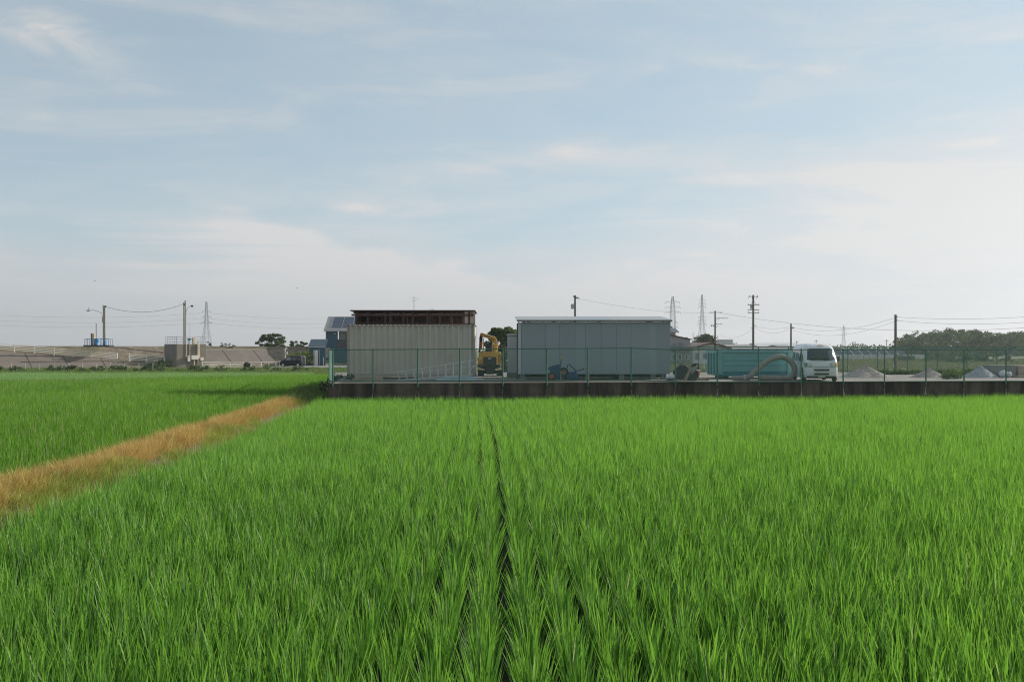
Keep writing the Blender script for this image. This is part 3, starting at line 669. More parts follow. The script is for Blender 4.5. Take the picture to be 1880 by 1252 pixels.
def roofpiece(xa, xb, xa2, xb2, m, z=0):
    q = MB(); vs = []
    for dz in (0, .03): vs += [(xa, -.12, zf+dz+z), (xb, -.12, zf+dz+z), (xb2, 3.4, zb+dz+z), (xa2, 3.4, zb+dz+z)]
    q.add(vs, [(0, 3, 2, 1), (4, 5, 6, 7), (0, 1, 5, 4), (1, 2, 6, 5), (2, 3, 7, 6), (3, 0, 4, 7)]); q.build('roof_sheet', m, pb)
xa2 = X(945.5, 50.4)-pb.location.x; xb2 = X(1214, 50.4)-pb.location.x
roofpiece(-.06, 3.0, xa2, 3.0, M['roofpale']); roofpiece(3.01, 4.32, 3.01, 4.15, M['roofblue']); roofpiece(4.33, PW+.06, 4.16, xb2, M['roofpale'])
MB().bar((-.05, -.13, zf-.03), (PW+.07, -.13, zf-.03), .03, .05).build('gutter', M['dark'], pb)
for k in range(26):
    x = random.uniform(.05, PW-.1); w = random.uniform(.02, .16)
    MB().box(x, x+w, -.06, .0, PH1+.005, zf-.055-random.uniform(0, .02)).build('roof_packing', M['dark'], pb)
for x in (.2, 1.7, 3.3, 4.9, 6.4, PW-.3): box(x-.12, x+.12, .1, .4, 0, PH0).build('footing_block', M['blockgrey'], pb); 
for x in (.2, 2.5, 4.9, PW-.3): box(x-.12, x+.12, 2.6, 2.9, 0, PH0).build('footing_block', M['blockgrey'], pb)

# pale grey locker beside it
lk = thing('storage_locker', 'tall pale grey locker box at the left end of the grey prefab', 'locker', (X(941, 50), 50, YZ))
lw = .26
box(-lw, lw+.2, 0, .8, .22, Z(617.5, 50)-YZ).build('body', M['locker'], lk, bevel=.02)
box(-lw-.04, lw+.22, -.04, .84, Z(617, 50)-YZ, Z(613.5, 50)-YZ).build('roof_cap', M['locker'], lk, bevel=.02)
box(-lw-.03, lw+.22, -.03, .83, 0, .22).build('plinth', M['blockgrey'], lk)
box(-lw+.06, lw+.12, -.012, 0, .30, Z(620, 50)-YZ).build('door', M['locker'], lk)

# ------------------------------------------------------------------ ladders, pipes on the ground
def ladder(name, label, P, D):
    """P: list of lower/upper rail end pixels"""
    (l0, l1), (u0, u1), n = P
    t = thing(name, label, 'ladder', (X(l0[0], D), D, YZ), 0)
    def c(p, off=0): return Vector((X(p[0], D)-t.location.x, off, Z(p[1], D)-YZ))
    MB().bar(c(l0), c(l1, .12), .035, .06).build('rail', M['alu'], t); MB().bar(c(u0, .02), c(u1, .30), .035, .06).build('rail', M['alu'], t)
    for k in range(n):
        s = (k+.5)/n
        MB().bar(c(l0).lerp(c(l1, .12), s), c(u0, .02).lerp(c(u1, .30), s+random.uniform(-.004, .004)), .030, .035).build('rung', M['alu'], t)
ladder('step_ladder', 'long aluminium ladder lying on its side, nearest against the beige container', (((727, 698.5), (868, 688)), ((722, 684.5), (868, 661.5)), 10), 45.2)
ladder('step_ladder', 'second aluminium ladder lying flat behind the longer one', (((742, 698), (862, 692.5)), ((735, 687), (876, 672)), 9), 45.9)
t = thing('gutter_pipe', 'bundle of pale blue pipes lying below the ladders by the container', 'pipes', (X(842, 44.4), 44.4, YZ))
for k, (a, b, y, z, r_) in enumerate(((-1.0, .95, 0, .055, .055), (-.8, 1.1, .12, .055, .055), (-.65, .8, .06, .15, .05))):
    MB().tube([(a, y, z), (b, y+.05, z)], r_, 10).build('pipe', M['pipe'], t, smooth=False)
t = tag(box(X(637, 46.2), X(702, 46.2), 46.2, 46.5, YZ-.003, Z(690.5, 46.2)).build('timber_beam', M['blocktan'], bevel=.01), 'pinkish beam lying along the foot of the beige container', 'beam')

# ------------------------------------------------------------------ mini excavator seen from behind
ed = 52.5; ek = F/ed
ex = thing('mini_excavator', 'yellow mini excavator parked facing away between container and prefab', 'excavator', (X(899.5, ed), ed, YZ))
def e(px, py): return ((px-899.5)/ek, Z(py, ed)-YZ)
for s in (-1, 1):
    q = MB(); x = s*.50
    prof = [(-.05, .12), (0.02, .0), (1.5, .0), (1.62, .14), (1.58, .36), (1.48, .44), (.1, .44), (-.02, .36)]
    q.prism(prof, 0, x-.15, x+.15); tk = q.build('track', M['black'], ex, bevel=.02)
    for k in range(12): MB().box(x-.155, x+.155, -.065+0*k, -.045, .05+k*.033, .066+k*.033).build('track_pad', M['dark'], tk)
box(-.34, .34, .2, 1.3, .12, .46).build('undercarriage', M['dark'], ex)
box(-.20, .20, -.12, .1, .10, .52).build('undercarriage_frame', M['dark'], ex)
q = MB()
for s in (-1, 1): q.add([(s*.62, -.1, .34), (s*.28, -.14, .30), (s*.28, -.14, .38), (s*.62, -.1, .47), (s*.62, -.03, .34), (s*.28, -.03, .30), (s*.28, -.03, .38), (s*.62, -.03, .47)], [(0, 1, 2, 3), (7, 6, 5, 4), (0, 4, 5, 1), (3, 2, 6, 7), (0, 3, 7, 4), (1, 5, 6, 2)])
q.build('blade_edge', M['cream2'], ex)
box(-.52, .55, .0, 1.5, .47, .60).build('turntable_deck', M['dark'], ex)
# counterweight with rounded shoulders
xl, xr = e(877, 0)[0], e(920, 0)[0]; zc0, zc1 = e(0, 668.5)[1], e(0, 646.5)[1]
q = MB(); outline = [(xl, zc0), (xl+.02, zc0+.25), (xl+.10, zc1-.12), (xl+.24, zc1), (xr-.03, zc1), (xr, zc1-.05), (xr+.0, zc0)]
q.prism(outline, 1, -.12, .35); q.build('counterweight', M['yellow'], ex, bevel=.04)
MB().prism([(xl+.32, zc0-.1), (xl+.30, zc1-.32), (xl+.36, zc1-.26), (xr-.30, zc1-.26), (xr-.25, zc1-.32), (xr-.25, zc0-.1)], 1, -.16, -.10).build('engine_door', M['dark'], ex, bevel=.01)
for k in range(5): MB().box(xr-.15, xr+.006, -.126, -.06, zc0+.10+k*.085, zc0+.14+k*.085).build('vent_slat', M['dark'], ex)
MB().box(-.09, .07, -.165, -.158, zc1-.37, zc1-.30).build('badge', M['cream2'], ex)
MB().box(xl+.08, xl+.20, -.126, -.10, zc0+.24, zc0+.36).build('tail_light', M['cream2'], ex)
MB().box(xl+.03, xl+.24, -.128, -.10, zc0+.02, zc0+.10).build('tail_light', M['orange'], ex)
box(-.25, .10, .40, .48, zc1, zc1+.36).build('seat_back', M['dark'], ex, bevel=.04)
box(-.25, .10, .48, .85, zc1-.02, zc1+.08).build('seat', M['dark'], ex, bevel=.03)
# canopy
tz = e(0, 619)[1]
for (x, y, m_, w) in ((e(908.5, 0)[0], .25, 'yellow', .075), (e(887, 0)[0], .25, 'trim', .025), (e(886, 0)[0], 1.3, 'dark', .03), (e(912, 0)[0], 1.3, 'dark', .03)):
    box(x-w, x+w, y, y+.08, zc1-.05, tz-.05).build('canopy_post', M[m_], ex)
x = e(904, 0)[0]; box(x-.02, x+.02, .3, .34, zc1, tz-.1).build('canopy_post', M['trim'], ex)
# boom: up on the left, over the top to the right
pts = [(e(880.5, 641)[0], 1.7, e(0, 641)[1]), (e(881, 628)[0], 1.75, e(0, 628)[1]), (e(882, 614)[0], 1.7, e(0, 614)[1])]
q = MB(); q.bar(pts[0], pts[1], .17, .2); q.build('dipper_arm', M['orange'], ex)
q = MB(); q.bar(pts[1], pts[2], .15, .2); q.build('dipper_arm_top', M['dark'], ex, bevel=.02)
bo = [(e(881, 613.5)[0], 1.65, e(0, 613.5)[1]), (e(888, 614.8)[0], 1.55, e(0, 615.2)[1]), (e(897, 618)[0], 1.4, e(0, 618)[1]), (e(907, 624)[0], 1.25, e(0, 624)[1]), (e(910, 630)[0], 1.15, e(0, 630)[1]), (e(909.5, 646)[0], 1.0, e(0, 646)[1])]
for a, b, m_ in zip(bo[:-1], bo[1:], ('orange', 'yellow', 'yellow', 'dark', 'yellow')): MB().bar(a, Vector(a).lerp(Vector(b), 1.04), .16, .19).build('boom_section', M[m_], ex, bevel=.02)
MB().tube([(e(883, 617)[0], 1.5, e(0, 615)[1]), (e(892, 614.5)[0], 1.4, e(0, 614)[1]), (e(907, 618.5)[0], 1.1, e(0, 619)[1]), (e(911, 622)[0], 1.0, e(0, 624)[1])], .035, 8).build('hydraulic_hose', M['cream2'], ex)
MB().tube([(e(879, 636)[0], 1.6, e(0, 640)[1]), (e(879, 620)[0], 1.6, e(0, 620)[1]), (e(881.5, 612)[0], 1.6, e(0, 611)[1])], .03, 6).build('hydraulic_hose', M['black'], ex)
box(e(899, 0)[0], e(910, 0)[0], .1, 1.3, tz-.07, tz-.01).build('canopy_roof', M['yellow'], ex, bevel=.02)
MB().bar((e(877.5, 0)[0], 1.7, e(0, 648)[1]), (e(880, 0)[0], 1.7, e(0, 639)[1]), .1).build('arm_link', M['dark'], ex)
box(e(913, 0)[0], e(915, 0)[0], .3, .36, e(0, 640)[1], e(0, 628)[1]).build('mirror', M['orange'], ex)

# ------------------------------------------------------------------ blue machines by the prefab wall
def wheel(root, c, r, w, ax, hub='tyrerust', name='wheel'):
    a = Vector(ax).normalized(); o = MB(); c = Vector(c)
    o.tube([c-a*w/2, c-a*w*.42, c+a*w*.42, c+a*w/2], [r*.9, r, r, r*.9], 20); o = o.build(name, M['black'], root)
    MB().disc(c, ax, r*.58, w*1.06, 14).build('rim', M[hub], o); return o
bd = 45.3; bk_ = F/bd
b1 = thing('walk_behind_tiller', 'dark blue walk-behind tiller with a red wheel hub and upright lever by the prefab', 'tiller', (X(1020, bd), bd, YZ))
def b(px, py, ox=1020): return ((px-ox)/bk_, Z(py, bd)-YZ)
wheel(b1, (b(1012.5, 0)[0], -.12, .19), .19, .09, (0.15, 1, 0), 'redhub'); wheel(b1, (b(1014, 0)[0], .42, .19), .19, .09, (0, 1, 0), 'redhub')
MB().prism([b(1016, 696), b(1008, 676), b(1012, 673), b(1024, 670.5), b(1029.5, 672), b(1029, 696)], 1, -.02, .34).build('engine_cover', M['bluem'], b1, bevel=.02)
MB().tube([(b(1006.5, 682)[0], .1, b(0, 680)[1]), (b(1008, 675)[0], .1, b(0, 675)[1]), (b(1014, 672)[0], .1, b(0, 672.5)[1]), (b(1024, 670)[0], .1, b(0, 670)[1]), (b(1029, 671)[0], .1, b(0, 671)[1])], .018, 6).build('front_guard', M['bluem'], b1)
MB().tube([(b(1028.6, 684)[0], .0, b(0, 684)[1]), (b(1028.8, 670)[0], .0, b(0, 670)[1]), (b(1030, 663)[0], .0, b(0, 663)[1]), (b(1031, 659.5)[0], .0, b(0, 659.5)[1])], .024, 6).build('lever', M['bluem'], b1)
MB().tube([(b(1031, 659.5)[0], .0, b(0, 659.5)[1]), (b(1031.2, 652.8)[0], .0, b(0, 652.8)[1])], .032, 8).build('lever_grip', M['gripy'], b1)
MB().bar((b(1029.3, 0)[0], -.1, .02), (b(1029.8, 0)[0], -.1, b(0, 681)[1]), .022).build('support_rod', M['alu'], b1)
b2 = thing('wheelbarrow', 'overturned dark green wheelbarrow with its wheel up and orange handle grips', 'wheelbarrow', (X(1050, bd), bd+.1, YZ))
def c2(px, py, y=0.0): return ((px-1050)/bk_, y, Z(py, bd)-YZ)
wheel(b2, c2(1035.2, 683.5), .21, .09, (.1, 1, 0), 'tyrerust')
MB().prism([(c2(1041, 0)[0], .05), (c2(1039, 0)[0], .38), (c2(1058, 0)[0], .40), (c2(1064, 0)[0], .12), (c2(1060, 0)[0], .02)], 1, -.05, .5).build('tray', M['bluem'], b2, bevel=.03)
MB().tube([c2(1037, 686), c2(1041.5, 677), c2(1042, 670.5), c2(1045, 668.6), c2(1058, 681)], .02, 6).build('leg_frame', M['bluem'], b2)
MB().tube([c2(1037, 686, .45), c2(1042, 677, .5), c2(1042.5, 671, .5), c2(1045.5, 669.5, .5), c2(1058, 681, .45)], .018, 6).build('leg_frame', M['bluem'], b2)
for y_ in (0, .45):
    MB().tube([c2(1040, 690, y_), c2(1058, 682, y_), c2(1068, 679.5, y_), c2(1074, 677, y_)], .018, 6).build('handle', M['bluem'], b2)
    MB().tube([c2(1073.5, 677.2, y_), c2(1079, 675, y_)], .03, 8).build('handle_grip', M['grip'], b2)
MB().tube([c2(1046, 696), c2(1060, 686)], .016, 6).build('brace', M['bluem'], b2)

# ------------------------------------------------------------------ scrap by the skip
def heap_part(root, name, pts, m_, y, th=.35): MB().prism(pts, 1, y, y+th).build(name, m_, root, bevel=.015)
sd_ = 45.4; sk = F/sd_
s1 = thing('excavator_bucket', 'black steel digger bucket with a raised back, left one behind the fence', 'digger bucket', (X(1252, sd_), sd_, YZ))
def s(px, py, ox=1252): return ((px-ox)/sk, Z(py, sd_)-YZ)
q = MB(); prof = [s(1239, 697), s(1238.5, 684), s(1243, 676), s(1250, 670.5), s(1256, 671), s(1264, 676.5), s(1266, 686), s(1263, 697)]
q.prism(prof, 1, 0, .55); q.build('shell', M['dark'], s1, bevel=.03)
MB().tube([(s(1244, 0)[0], -.02, s(0, 676)[1]), (s(1252, 0)[0], -.02, s(0, 667.5)[1]), (s(1262, 0)[0], -.02, s(0, 675)[1])], .026, 6).build('lip', M['dark'], s1)
for k in range(4): x = s(1241+k*6, 0)[0]; MB().prism([(x, -.0), (x+.07, 0), (x+.04, .16)], 1, -.08, -.02).build('tooth', M['tyrerust'], s1)
s2 = thing('scrap_casing', 'open rusty-lined black scrap casing with a curved rim, right of the digger bucket', 'scrap', (X(1275, sd_), sd_+.1, YZ))
def s_(px, py, y=0): return ((px-1275)/sk, y, Z(py, sd_)-YZ)
q = MB(); q.prism([(s_(1262, 0)[0], 0), (s_(1264, 0)[0], s_(0, 680)[2]), (s_(1271, 0)[0], s_(0, 671.5)[2]), (s_(1279, 0)[0], s_(0, 669)[2]), (s_(1284, 0)[0], s_(0, 676)[2]), (s_(1284.5, 0)[0], .1), (s_(1281, 0)[0], 0)], 1, .06, .5)
q.build('casing', M['dark'], s2, bevel=.03)
MB().tube([s_(1266, 681), s_(1269, 673), s_(1275, 668.6), s_(1281, 668.2), s_(1283.5, 673), s_(1282.5, 683), s_(1279, 690)], .035, 6).build('rim', M['black'], s2)
MB().prism([(s_(1270, 0)[0], s_(0, 688)[2]), (s_(1272, 0)[0], s_(0, 675)[2]), (s_(1280, 0)[0], s_(0, 671)[2]), (s_(1281, 0)[0], s_(0, 678)[2])], 1, .03, .06).build('lining', M['hose'], s2)
MB().blob(s_(1282, 680, .0), .09, .05, .05, 8, 5, .2).build('cloth_scrap', M['bag'], s2); MB().blob(s_(1284.5, 684.5, .0), .05, .05, .12, 8, 5, .2).build('cloth_scrap', M['grip'], s2)
o = MB().bar((X(1257.5, 45.1), 45.05, YZ+.03), (X(1270, 45.1), 45.15, Z(673.5, 45.1)), .13, .03, (0, 1, 0)).build('plank', M['wood'], bevel=.004); tag(o, 'grey plank leaning on the black scrap beside the fence', 'plank')
o = MB().blob((X(1233, 45.2), 45.2, YZ+.16), .17, .15, .13, 10, 6, .18).build('plastic_bag', M['bag'], smooth=True); tag(o, 'crumpled white bag lying at the right foot of the grey prefab, larger of the two', 'bag', 'white bags by the grey prefab')
o = MB().blob((X(1225.5, 45.1), 45.1, YZ+.13), .09, .1, .06, 10, 6, .18).build('plastic_bag', M['bag'], smooth=True); tag(o, 'small white bag left of the larger crumpled one by the prefab', 'bag', 'white bags by the grey prefab')
o = box(X(1225, 45.4), X(1237, 45.4), 45.3, 45.6, YZ-.002, YZ+.12).build('concrete_block', M['blockgrey'], bevel=.01); tag(o, 'low grey block beneath the crumpled white bags', 'block')
for k, (p, w, hgt, m_, lb) in enumerate(((1286, .18, .10, 'wood', 'brown offcut of board lying left of the teal skip'), (1297, .12, .12, 'tyrerust', 'rusty brick-like block by the foot of the teal skip'), (1292, .1, .05, 'bag', 'thin pale scrap slab on the ground before the teal skip'))):
    o = box(X(p, 45.3)-w, X(p, 45.3)+w, 45.2+.15*k, 45.4+.15*k, YZ-.002, YZ+hgt).build('offcut', M[m_], bevel=.008); tag(o, lb, 'offcut')

# ------------------------------------------------------------------ teal skip
kd = 47.9
ks = thing('skip_container', 'teal open-topped waste skip with faint white lettering beside the white van', 'skip', (X(1320, kd), kd, YZ+.10), R(2.5))
SW = X(1453.5, kd)-X(1320, kd); SH = Z(643.6, kd)-YZ-.10; SD = 2.3
q = MB(); q.prism([(0, .06), (SW, .06), (SW+.03, .12), (SW+.03, SH-.1), (0, SH-.1)], 1, .045, .085); q.build('side_panel', M['tealskip'], ks)
MB().prism([(0, .06), (SW, .06), (SW, SH-.1), (0, SH-.1)], 1, SD-.06, SD).build('side_panel', M['tealskip'], ks)
box(-.03, .03, .07, SD-.06, .06, SH-.06).build('end_panel', M['tealskip'], ks); box(SW-.03, SW+.03, .09, SD-.06, .06, SH-.1).build('end_panel', M['tealskip'], ks)
box(0, SW, .1, SD-.1, .05, .10).build('floor', M['tealdark'], ks)
for z0, z1, y in ((SH-.10, SH, -.03), (.02, .12, .0)): box(-.05, SW+.05, y, .09, z0, z1).build('long_rail', M['tealskip'] if z1 > 1 else M['tealdark'], ks, bevel=.015)
for z in (SH*.66, SH*.47): MB().prism([(-.0, z-.03), (.045, z-.045), (.045, z+.03)], 0, .22, SW-.16).build('crease_rib', M['tealskip'], ks)
box(.2, SW-.16, .03, .044, .13, .26).build('recess_strip', M['tealdark'], ks)
for x in (.0, SW-.14): box(x-.02, x+.18, -.02, .09, .12, SH-.10).build('end_stake', M['tealskip'], ks, bevel=.01)
for k in range(4):
    y = .25+k*.55; box(-.10, -.03, y-.06, y+.06, .1, SH-.1).build('end_rib', M['tealskip'], ks, bevel=.01)
box(-.11, -.035, .05, SD, SH-.14, SH).build('end_rail', M['tealskip'], ks)
for x in (.3, SW-.6): box(x, x+.25, .3, SD-.3, -.11, .05).build('skid', M['dark'], ks)
# lettering (FONT is turned into mesh so it is real geometry)
def text_part(s_, size, loc, rot, m_, root, name='lettering', ext=.002):
    cu = bpy.data.curves.new(name, 'FONT'); cu.body = s_; cu.size = size; cu.extrude = ext; cu.space_character = 1.35
    to = bpy.data.objects.new(name, cu); COL.objects.link(to); dg = bpy.context.evaluated_depsgraph_get(); dg.update()
    me = bpy.data.meshes.new_from_object(to.evaluated_get(dg)); bpy.data.objects.remove(to)
    me.materials.clear(); me.materials.append(m_); o = bpy.data.objects.new(name, me); COL.objects.link(o); o.parent = root; o.location = loc; o.rotation_euler = rot; return o
text_part('FOOCO K K', .20, (.72, .040, SH-.32), (R(90), 0, 0), M['letter'], ks)

# ------------------------------------------------------------------ big suction hose
hd_ = 45.2
hp = [(1347, 696.0, .9), (1362, 696.5, .5), (1368, 697, .2), (1374, 691, .05), (1384, 681.5, 0), (1396, 670.5, 0), (1408, 662, 0), (1421, 656.3, 0), (1434, 655.6, .02), (1446, 661, .05), (1454.5, 671, .08), (1457, 682, .12), (1452.5, 691, .18), (1443, 696.8, .25), (1428, 698.4, .35), (1412, 698.8, .4), (1396, 699, .42)]
def catmull(P, n):
    o = []
    for i in range(len(P)-1):
        p0, p1, p2, p3 = P[max(i-1, 0)], P[i], P[i+1], P[min(i+2, len(P)-1)]
        for k in range(n):
            t = k/n; o.append(.5*((2*p1)+(-p0+p2)*t+(2*p0-5*p1+4*p2-p3)*t*t+(-p0+3*p1-3*p2+p3)*t**3))
    return o+[P[-1]]
P = [Vector((X(a, hd_), hd_-.3+c, max(Z(b_, hd_), YZ+.125))) for a, b_, c in hp[2:]]
P = catmull(P, 14); rr = [.125+.007*(1 if k % 2 else -1) for k in range(len(P))]
hs = thing('suction_hose', 'thick ribbed grey hose arching upright in a loop before the teal skip', 'hose', (P[0].x, P[0].y, YZ))
MB().tube([p-hs.location for p in P], rr, 12).build('hose_body', M['hose'], hs, smooth=True)
q = MB(); q.tube([(-.08, .0, .11), (.16, -.02, .13)], .15, 12); q.build('coupling', M['galv'], hs)
o = MB().tube([(X(1345, 46), 46, YZ+.10), (X(1369, 45.6), 45.5, YZ+.10)], .10, 10).build('pipe_stub', M['hose'], smooth=True); tag(o, 'short straight grey pipe lying left of the hose loop', 'pipe')

# ------------------------------------------------------------------ vehicles
def van_body(Wd, Ln, Ht, secs, nx=8):
    """secs: (z, halfwidth, y_front, y_back, corner radius) -> lofted shell"""
    q = MB(); rings = []
    for z, w, y0, y1, r in secs:
        ring = []
        for cxs, cys, a0 in ((1, 0, -90), (1, 1, 0), (-1, 1, 90), (-1, 0, 180)):
            cx_ = cxs*(w-r); cy_ = (y1-r) if cys else (y0+r)
            for k in range(6): a = R(a0+90*k/5); ring.append((cx_+r*math.cos(a), cy_+r*math.sin(a), z))
        ring = [(x, y+(.10*(x/w)**2 if y < (y0+y1)/2 else 0), z) for x, y, z in ring]
        rings.append(ring)
    n = len(rings[0]); o = 0
    for r_ in rings: q.v += r_
    for i in range(len(rings)-1):
        for k in range(n): k2 = (k+1) % n; q.f.append((i*n+k, i*n+k2, (i+1)*n+k2, (i+1)*n+k))
    q.f.append(tuple(reversed(range(n)))); e_ = (len(rings)-1)*n; q.f.append(tuple(e_+k for k in range(n)))
    return q
def interp(secs, z, j):
    return float(np.interp(z, [s_[0] for s_ in secs], [s_[j] for s_ in secs]))
def front_patch(secs, xa, xb, z0, z1, xa1=None, xb1=None, out_=.006, n=8, m_=3, th=.012):
    """curved panel lying on the front: bottom edge xa..xb, top edge xa1..xb1"""
    xa1 = xa if xa1 is None else xa1; xb1 = xb if xb1 is None else xb1; q = MB()
    for lay in (out_, out_-th):
        for j in range(m_+1):
            z = z0+(z1-z0)*j/m_
            for i in range(n+1):
                l_ = xa+(xa1-xa)*j/m_; r_ = xb+(xb1-xb)*j/m_; x = l_+(r_-l_)*i/n
                w = interp(secs, z, 1); rad = interp(secs, z, 4); y = interp(secs, z, 2); ax_ = abs(x)
                if ax_ > w-rad: y += rad-math.sqrt(max(rad*rad-min(ax_-(w-rad), rad)**2, 0))
                y += .10*(x/w)**2; q.v.append((x, y-lay, z))
    N1 = (n+1)*(m_+1)
    for j in range(m_):
        for i in range(n):
            a = j*(n+1)+i; q.f.append((a, a+1, a+n+2, a+n+1)); q.f.append((N1+a+1, N1+a, N1+a+n+1, N1+a+n+2))
    for i in range(n): q.f.append((i, N1+i, N1+i+1, i+1)); a = m_*(n+1)+i; q.f.append((a, a+1, N1+a+1, N1+a))
    for j in range(m_): a = j*(n+1); q.f.append((a, a+n+1, N1+a+n+1, N1+a)); a += n; q.f.append((a, N1+a, N1+a+n+1, a+n+1))
    return q
def side_patch(secs, s, outline, out_=.005):
    """flat-ish panel on the side: outline in (y,z)"""
    q = MB(); n = len(outline)
    for o_ in (out_, -.01): q.v += [(s*(interp(secs, z, 1)+o_), y, z) for y, z in outline]
    q.f += [tuple(range(n)), tuple(range(2*n-1, n-1, -1))]+[(i, i+n, (i+1) % n+n, (i+1) % n) for i in range(n)]
    return q
VS = [(.15, .66, .10, 3.30, .16), (.19, .71, .05, 3.36, .18), (.33, .735, .0, 3.395, .18), (.54, .7375, .015, 3.40, .18), (.80, .735, .05, 3.39, .18), (.88, .73, .09, 3.39, .17), (1.00, .715, .17, 3.385, .16), (1.20, .685, .30, 3.37, .15), (1.37, .655, .41, 3.35, .15), (1.47, .635, .49, 3.33, .16), (1.56, .60, .60, 3.29, .18), (1.64, .53, .78, 3.20, .22), (1.685, .40, 1.05, 3.0, .25), (1.70, .20, 1.3, 2.7, .18)]
VD = 43.95
vn = thing('white_van', 'white boxy mini van parked facing the fence beside the teal skip', 'van', (X(1509, VD), VD, YZ), R(-5.2))
vb = van_body(0, 0, 0, VS).build('body', M['vanwhite'], vn, smooth=True)
front_patch(VS, -.60, .60, .955, 1.40, -.53, .53).build('windscreen', M['glass'], vn, smooth=True)
front_patch(VS, .36, .57, .97, 1.37, .34, .51, .012, 4, 3).build('sunshade', M['glasspale'], vn)
front_patch(VS, -.57, .57, 1.415, 1.455, -.52, .52, .004).build('windscreen_seal', M['black'], vn)
front_patch(VS, -.34, .34, .645, .662, out_=.005).build('bonnet_seam', M['dark'], vn)
for z0, z1, w in ((.475, .55, .34), (.295, .37, .33)):
    g_ = front_patch(VS, -w*.93, w*.93, z0, z1, -w, w, .004).build('grille', M['black'], vn)
    for k in range(7): x = -w*.9+k*w*.3; front_patch(VS, x-.006, x+.006, z0+.01, z1-.01, out_=.012, n=1, m_=1).build('grille_bar', M['dark'], g_)
for s_i in (-1, 1):
    a, b_ = sorted((s_i*.40, s_i*.715))
    hl = front_patch(VS, a, b_, .635, .83, a if s_i > 0 else a+.0, b_, .012, 6, 3).build('headlight', M['lamp'], vn, smooth=True, bevel=.0)
    c_, d_ = sorted((s_i*.60, s_i*.715)); front_patch(VS, c_, d_, .67, .82, out_=.018, n=3).build('turn_signal', M['amber'] if s_i > 0 else M['glasspale'], hl)
    side_patch(VS, s_i, [(.56, .90), (.68, 1.32), (.76, 1.40), (1.35, 1.40), (1.38, .90)]).build('door_window', M['glass'], vn)
    side_patch(VS, s_i, [(1.48, .90), (1.48, 1.40), (2.28, 1.40), (2.32, .90)]).build('door_window', M['glasspale'], vn)
    side_patch(VS, s_i, [(2.42, .90), (2.42, 1.40), (3.0, 1.38), (3.08, .90)]).build('rear_side_window', M['glasspale'], vn)
    side_patch(VS, s_i, [(1.425, .35), (1.425, 1.55), (1.437, 1.55), (1.437, .35)], .004).build('door_seam', M['dark'], vn)
    side_patch(VS, s_i, [(1.24, .80), (1.24, .84), (1.36, .84), (1.36, .80)], .02).build('door_handle', M['dark'], vn)
    x = s_i*.83; mm = box(min(x-.05, x+.06), max(x-.05, x+.06), .50, .58, .90, 1.10).build('wing_mirror', M['dark'], vn, bevel=.02); MB().bar((s_i*.70, .58, .94), (x, .54, .97), .03).build('mirror_arm', M['dark'], mm)
    for y in (.62, 2.72):
        side_patch(VS, s_i, [(y+.36*math.cos(t_), .27+.36*math.sin(t_)) if math.sin(t_) > -.05 else (y+.36*math.cos(t_), .245) for t_ in np.linspace(0, math.pi, 12)], .003).build('wheel_arch', M['black'], vn)
        wheel(vn, (s_i*.67, y, .27), .27, .155, (1, 0, 0), 'chrome')
front_patch(VS, -.06, .24, 1.565, 1.63, -.02, .17, .004, 5, 2).build('rust_patch', M['rustspot'], vn, label='rusty patch on the roof front')
front_patch(VS, -.16, .16, .175, .27, out_=.012).build('number_plate', M['white'], vn)
MB().box(-.62, .62, .08, .3, .14, .24).build('under_tray', M['black'], vn)
for s_i in (-1, 1): MB().tube([(s_i*.30-.2, .12, .94), (s_i*.30+.22, .14, .97)], .008, 5).build('wiper', M['black'], vn)

# small dark wagon at the far road, side on, nose to the left, and a grey one behind
CS = [(.20, .66, .10, 3.25, .15), (.30, .72, .02, 3.30, .16), (.60, .735, .0, 3.31, .16), (.80, .735, .04, 3.31, .16), (.90, .73, .22, 3.31, .15), (.98, .72, .55, 3.31, .15), (1.2, .69, .78, 3.28, .14), (1.45, .65, 1.0, 3.24, .14), (1.55, .62, 1.1, 3.20, .15), (1.63, .54, 1.3, 3.1, .2), (1.65, .35, 1.5, 2.9, .2)]
def wagon(label, m_, loc, rz, glassm='glass'):
    t = thing('parked_car', label, 'car', loc, rz)
    van_body(0, 0, 0, CS).build('body', M[m_], t, smooth=True)
    front_patch(CS, -.60, .60, 1.0, 1.50, -.52, .52).build('windscreen', M[glassm], t)
    for s_i in (-1, 1):
        side_patch(CS, s_i, [(.92, 1.0), (1.16, 1.42), (1.68, 1.46), (1.70, 1.0)], .008).build('door_window', M['glasspale'], t)
        side_patch(CS, s_i, [(1.80, 1.0), (1.80, 1.46), (2.60, 1.46), (2.62, 1.0)], .008).build('door_window', M['glass'], t)
        side_patch(CS, s_i, [(2.72, 1.0), (2.72, 1.45), (3.02, 1.42), (3.12, 1.0)], .008).build('rear_side_window', M['glass'], t)
        side_patch(CS, s_i, [(3.20, .75), (3.20, 1.4), (3.26, 1.4), (3.27, .75)], .02).build('tail_light', M['redhub'], t)
        a, b_ = sorted((s_i*.45, s_i*.70)); front_patch(CS, a, b_, .66, .80, out_=.012, n=4).build('headlight', M['lamp'], t)
        MB().box(min(s_i*.74, s_i*.88), max(s_i*.74, s_i*.88), .85, .95, .98, 1.12).build('wing_mirror', M[m_], t)
        for y in (.55, 2.75): wheel(t, (s_i*.66, y, .27), .27, .17, (1, 0, 0), 'chrome')
    return t
wagon('small black high-roofed wagon parked side-on before the embankment', 'vanblack', (X(513.5, 149), 149.0, Z(673.6, 149)), R(-84))
wagon('silver-grey wagon mostly hidden behind the small black one', 'silver', (X(519.5, 152), 152.5, Z(673.0, 152.5)), R(-80))

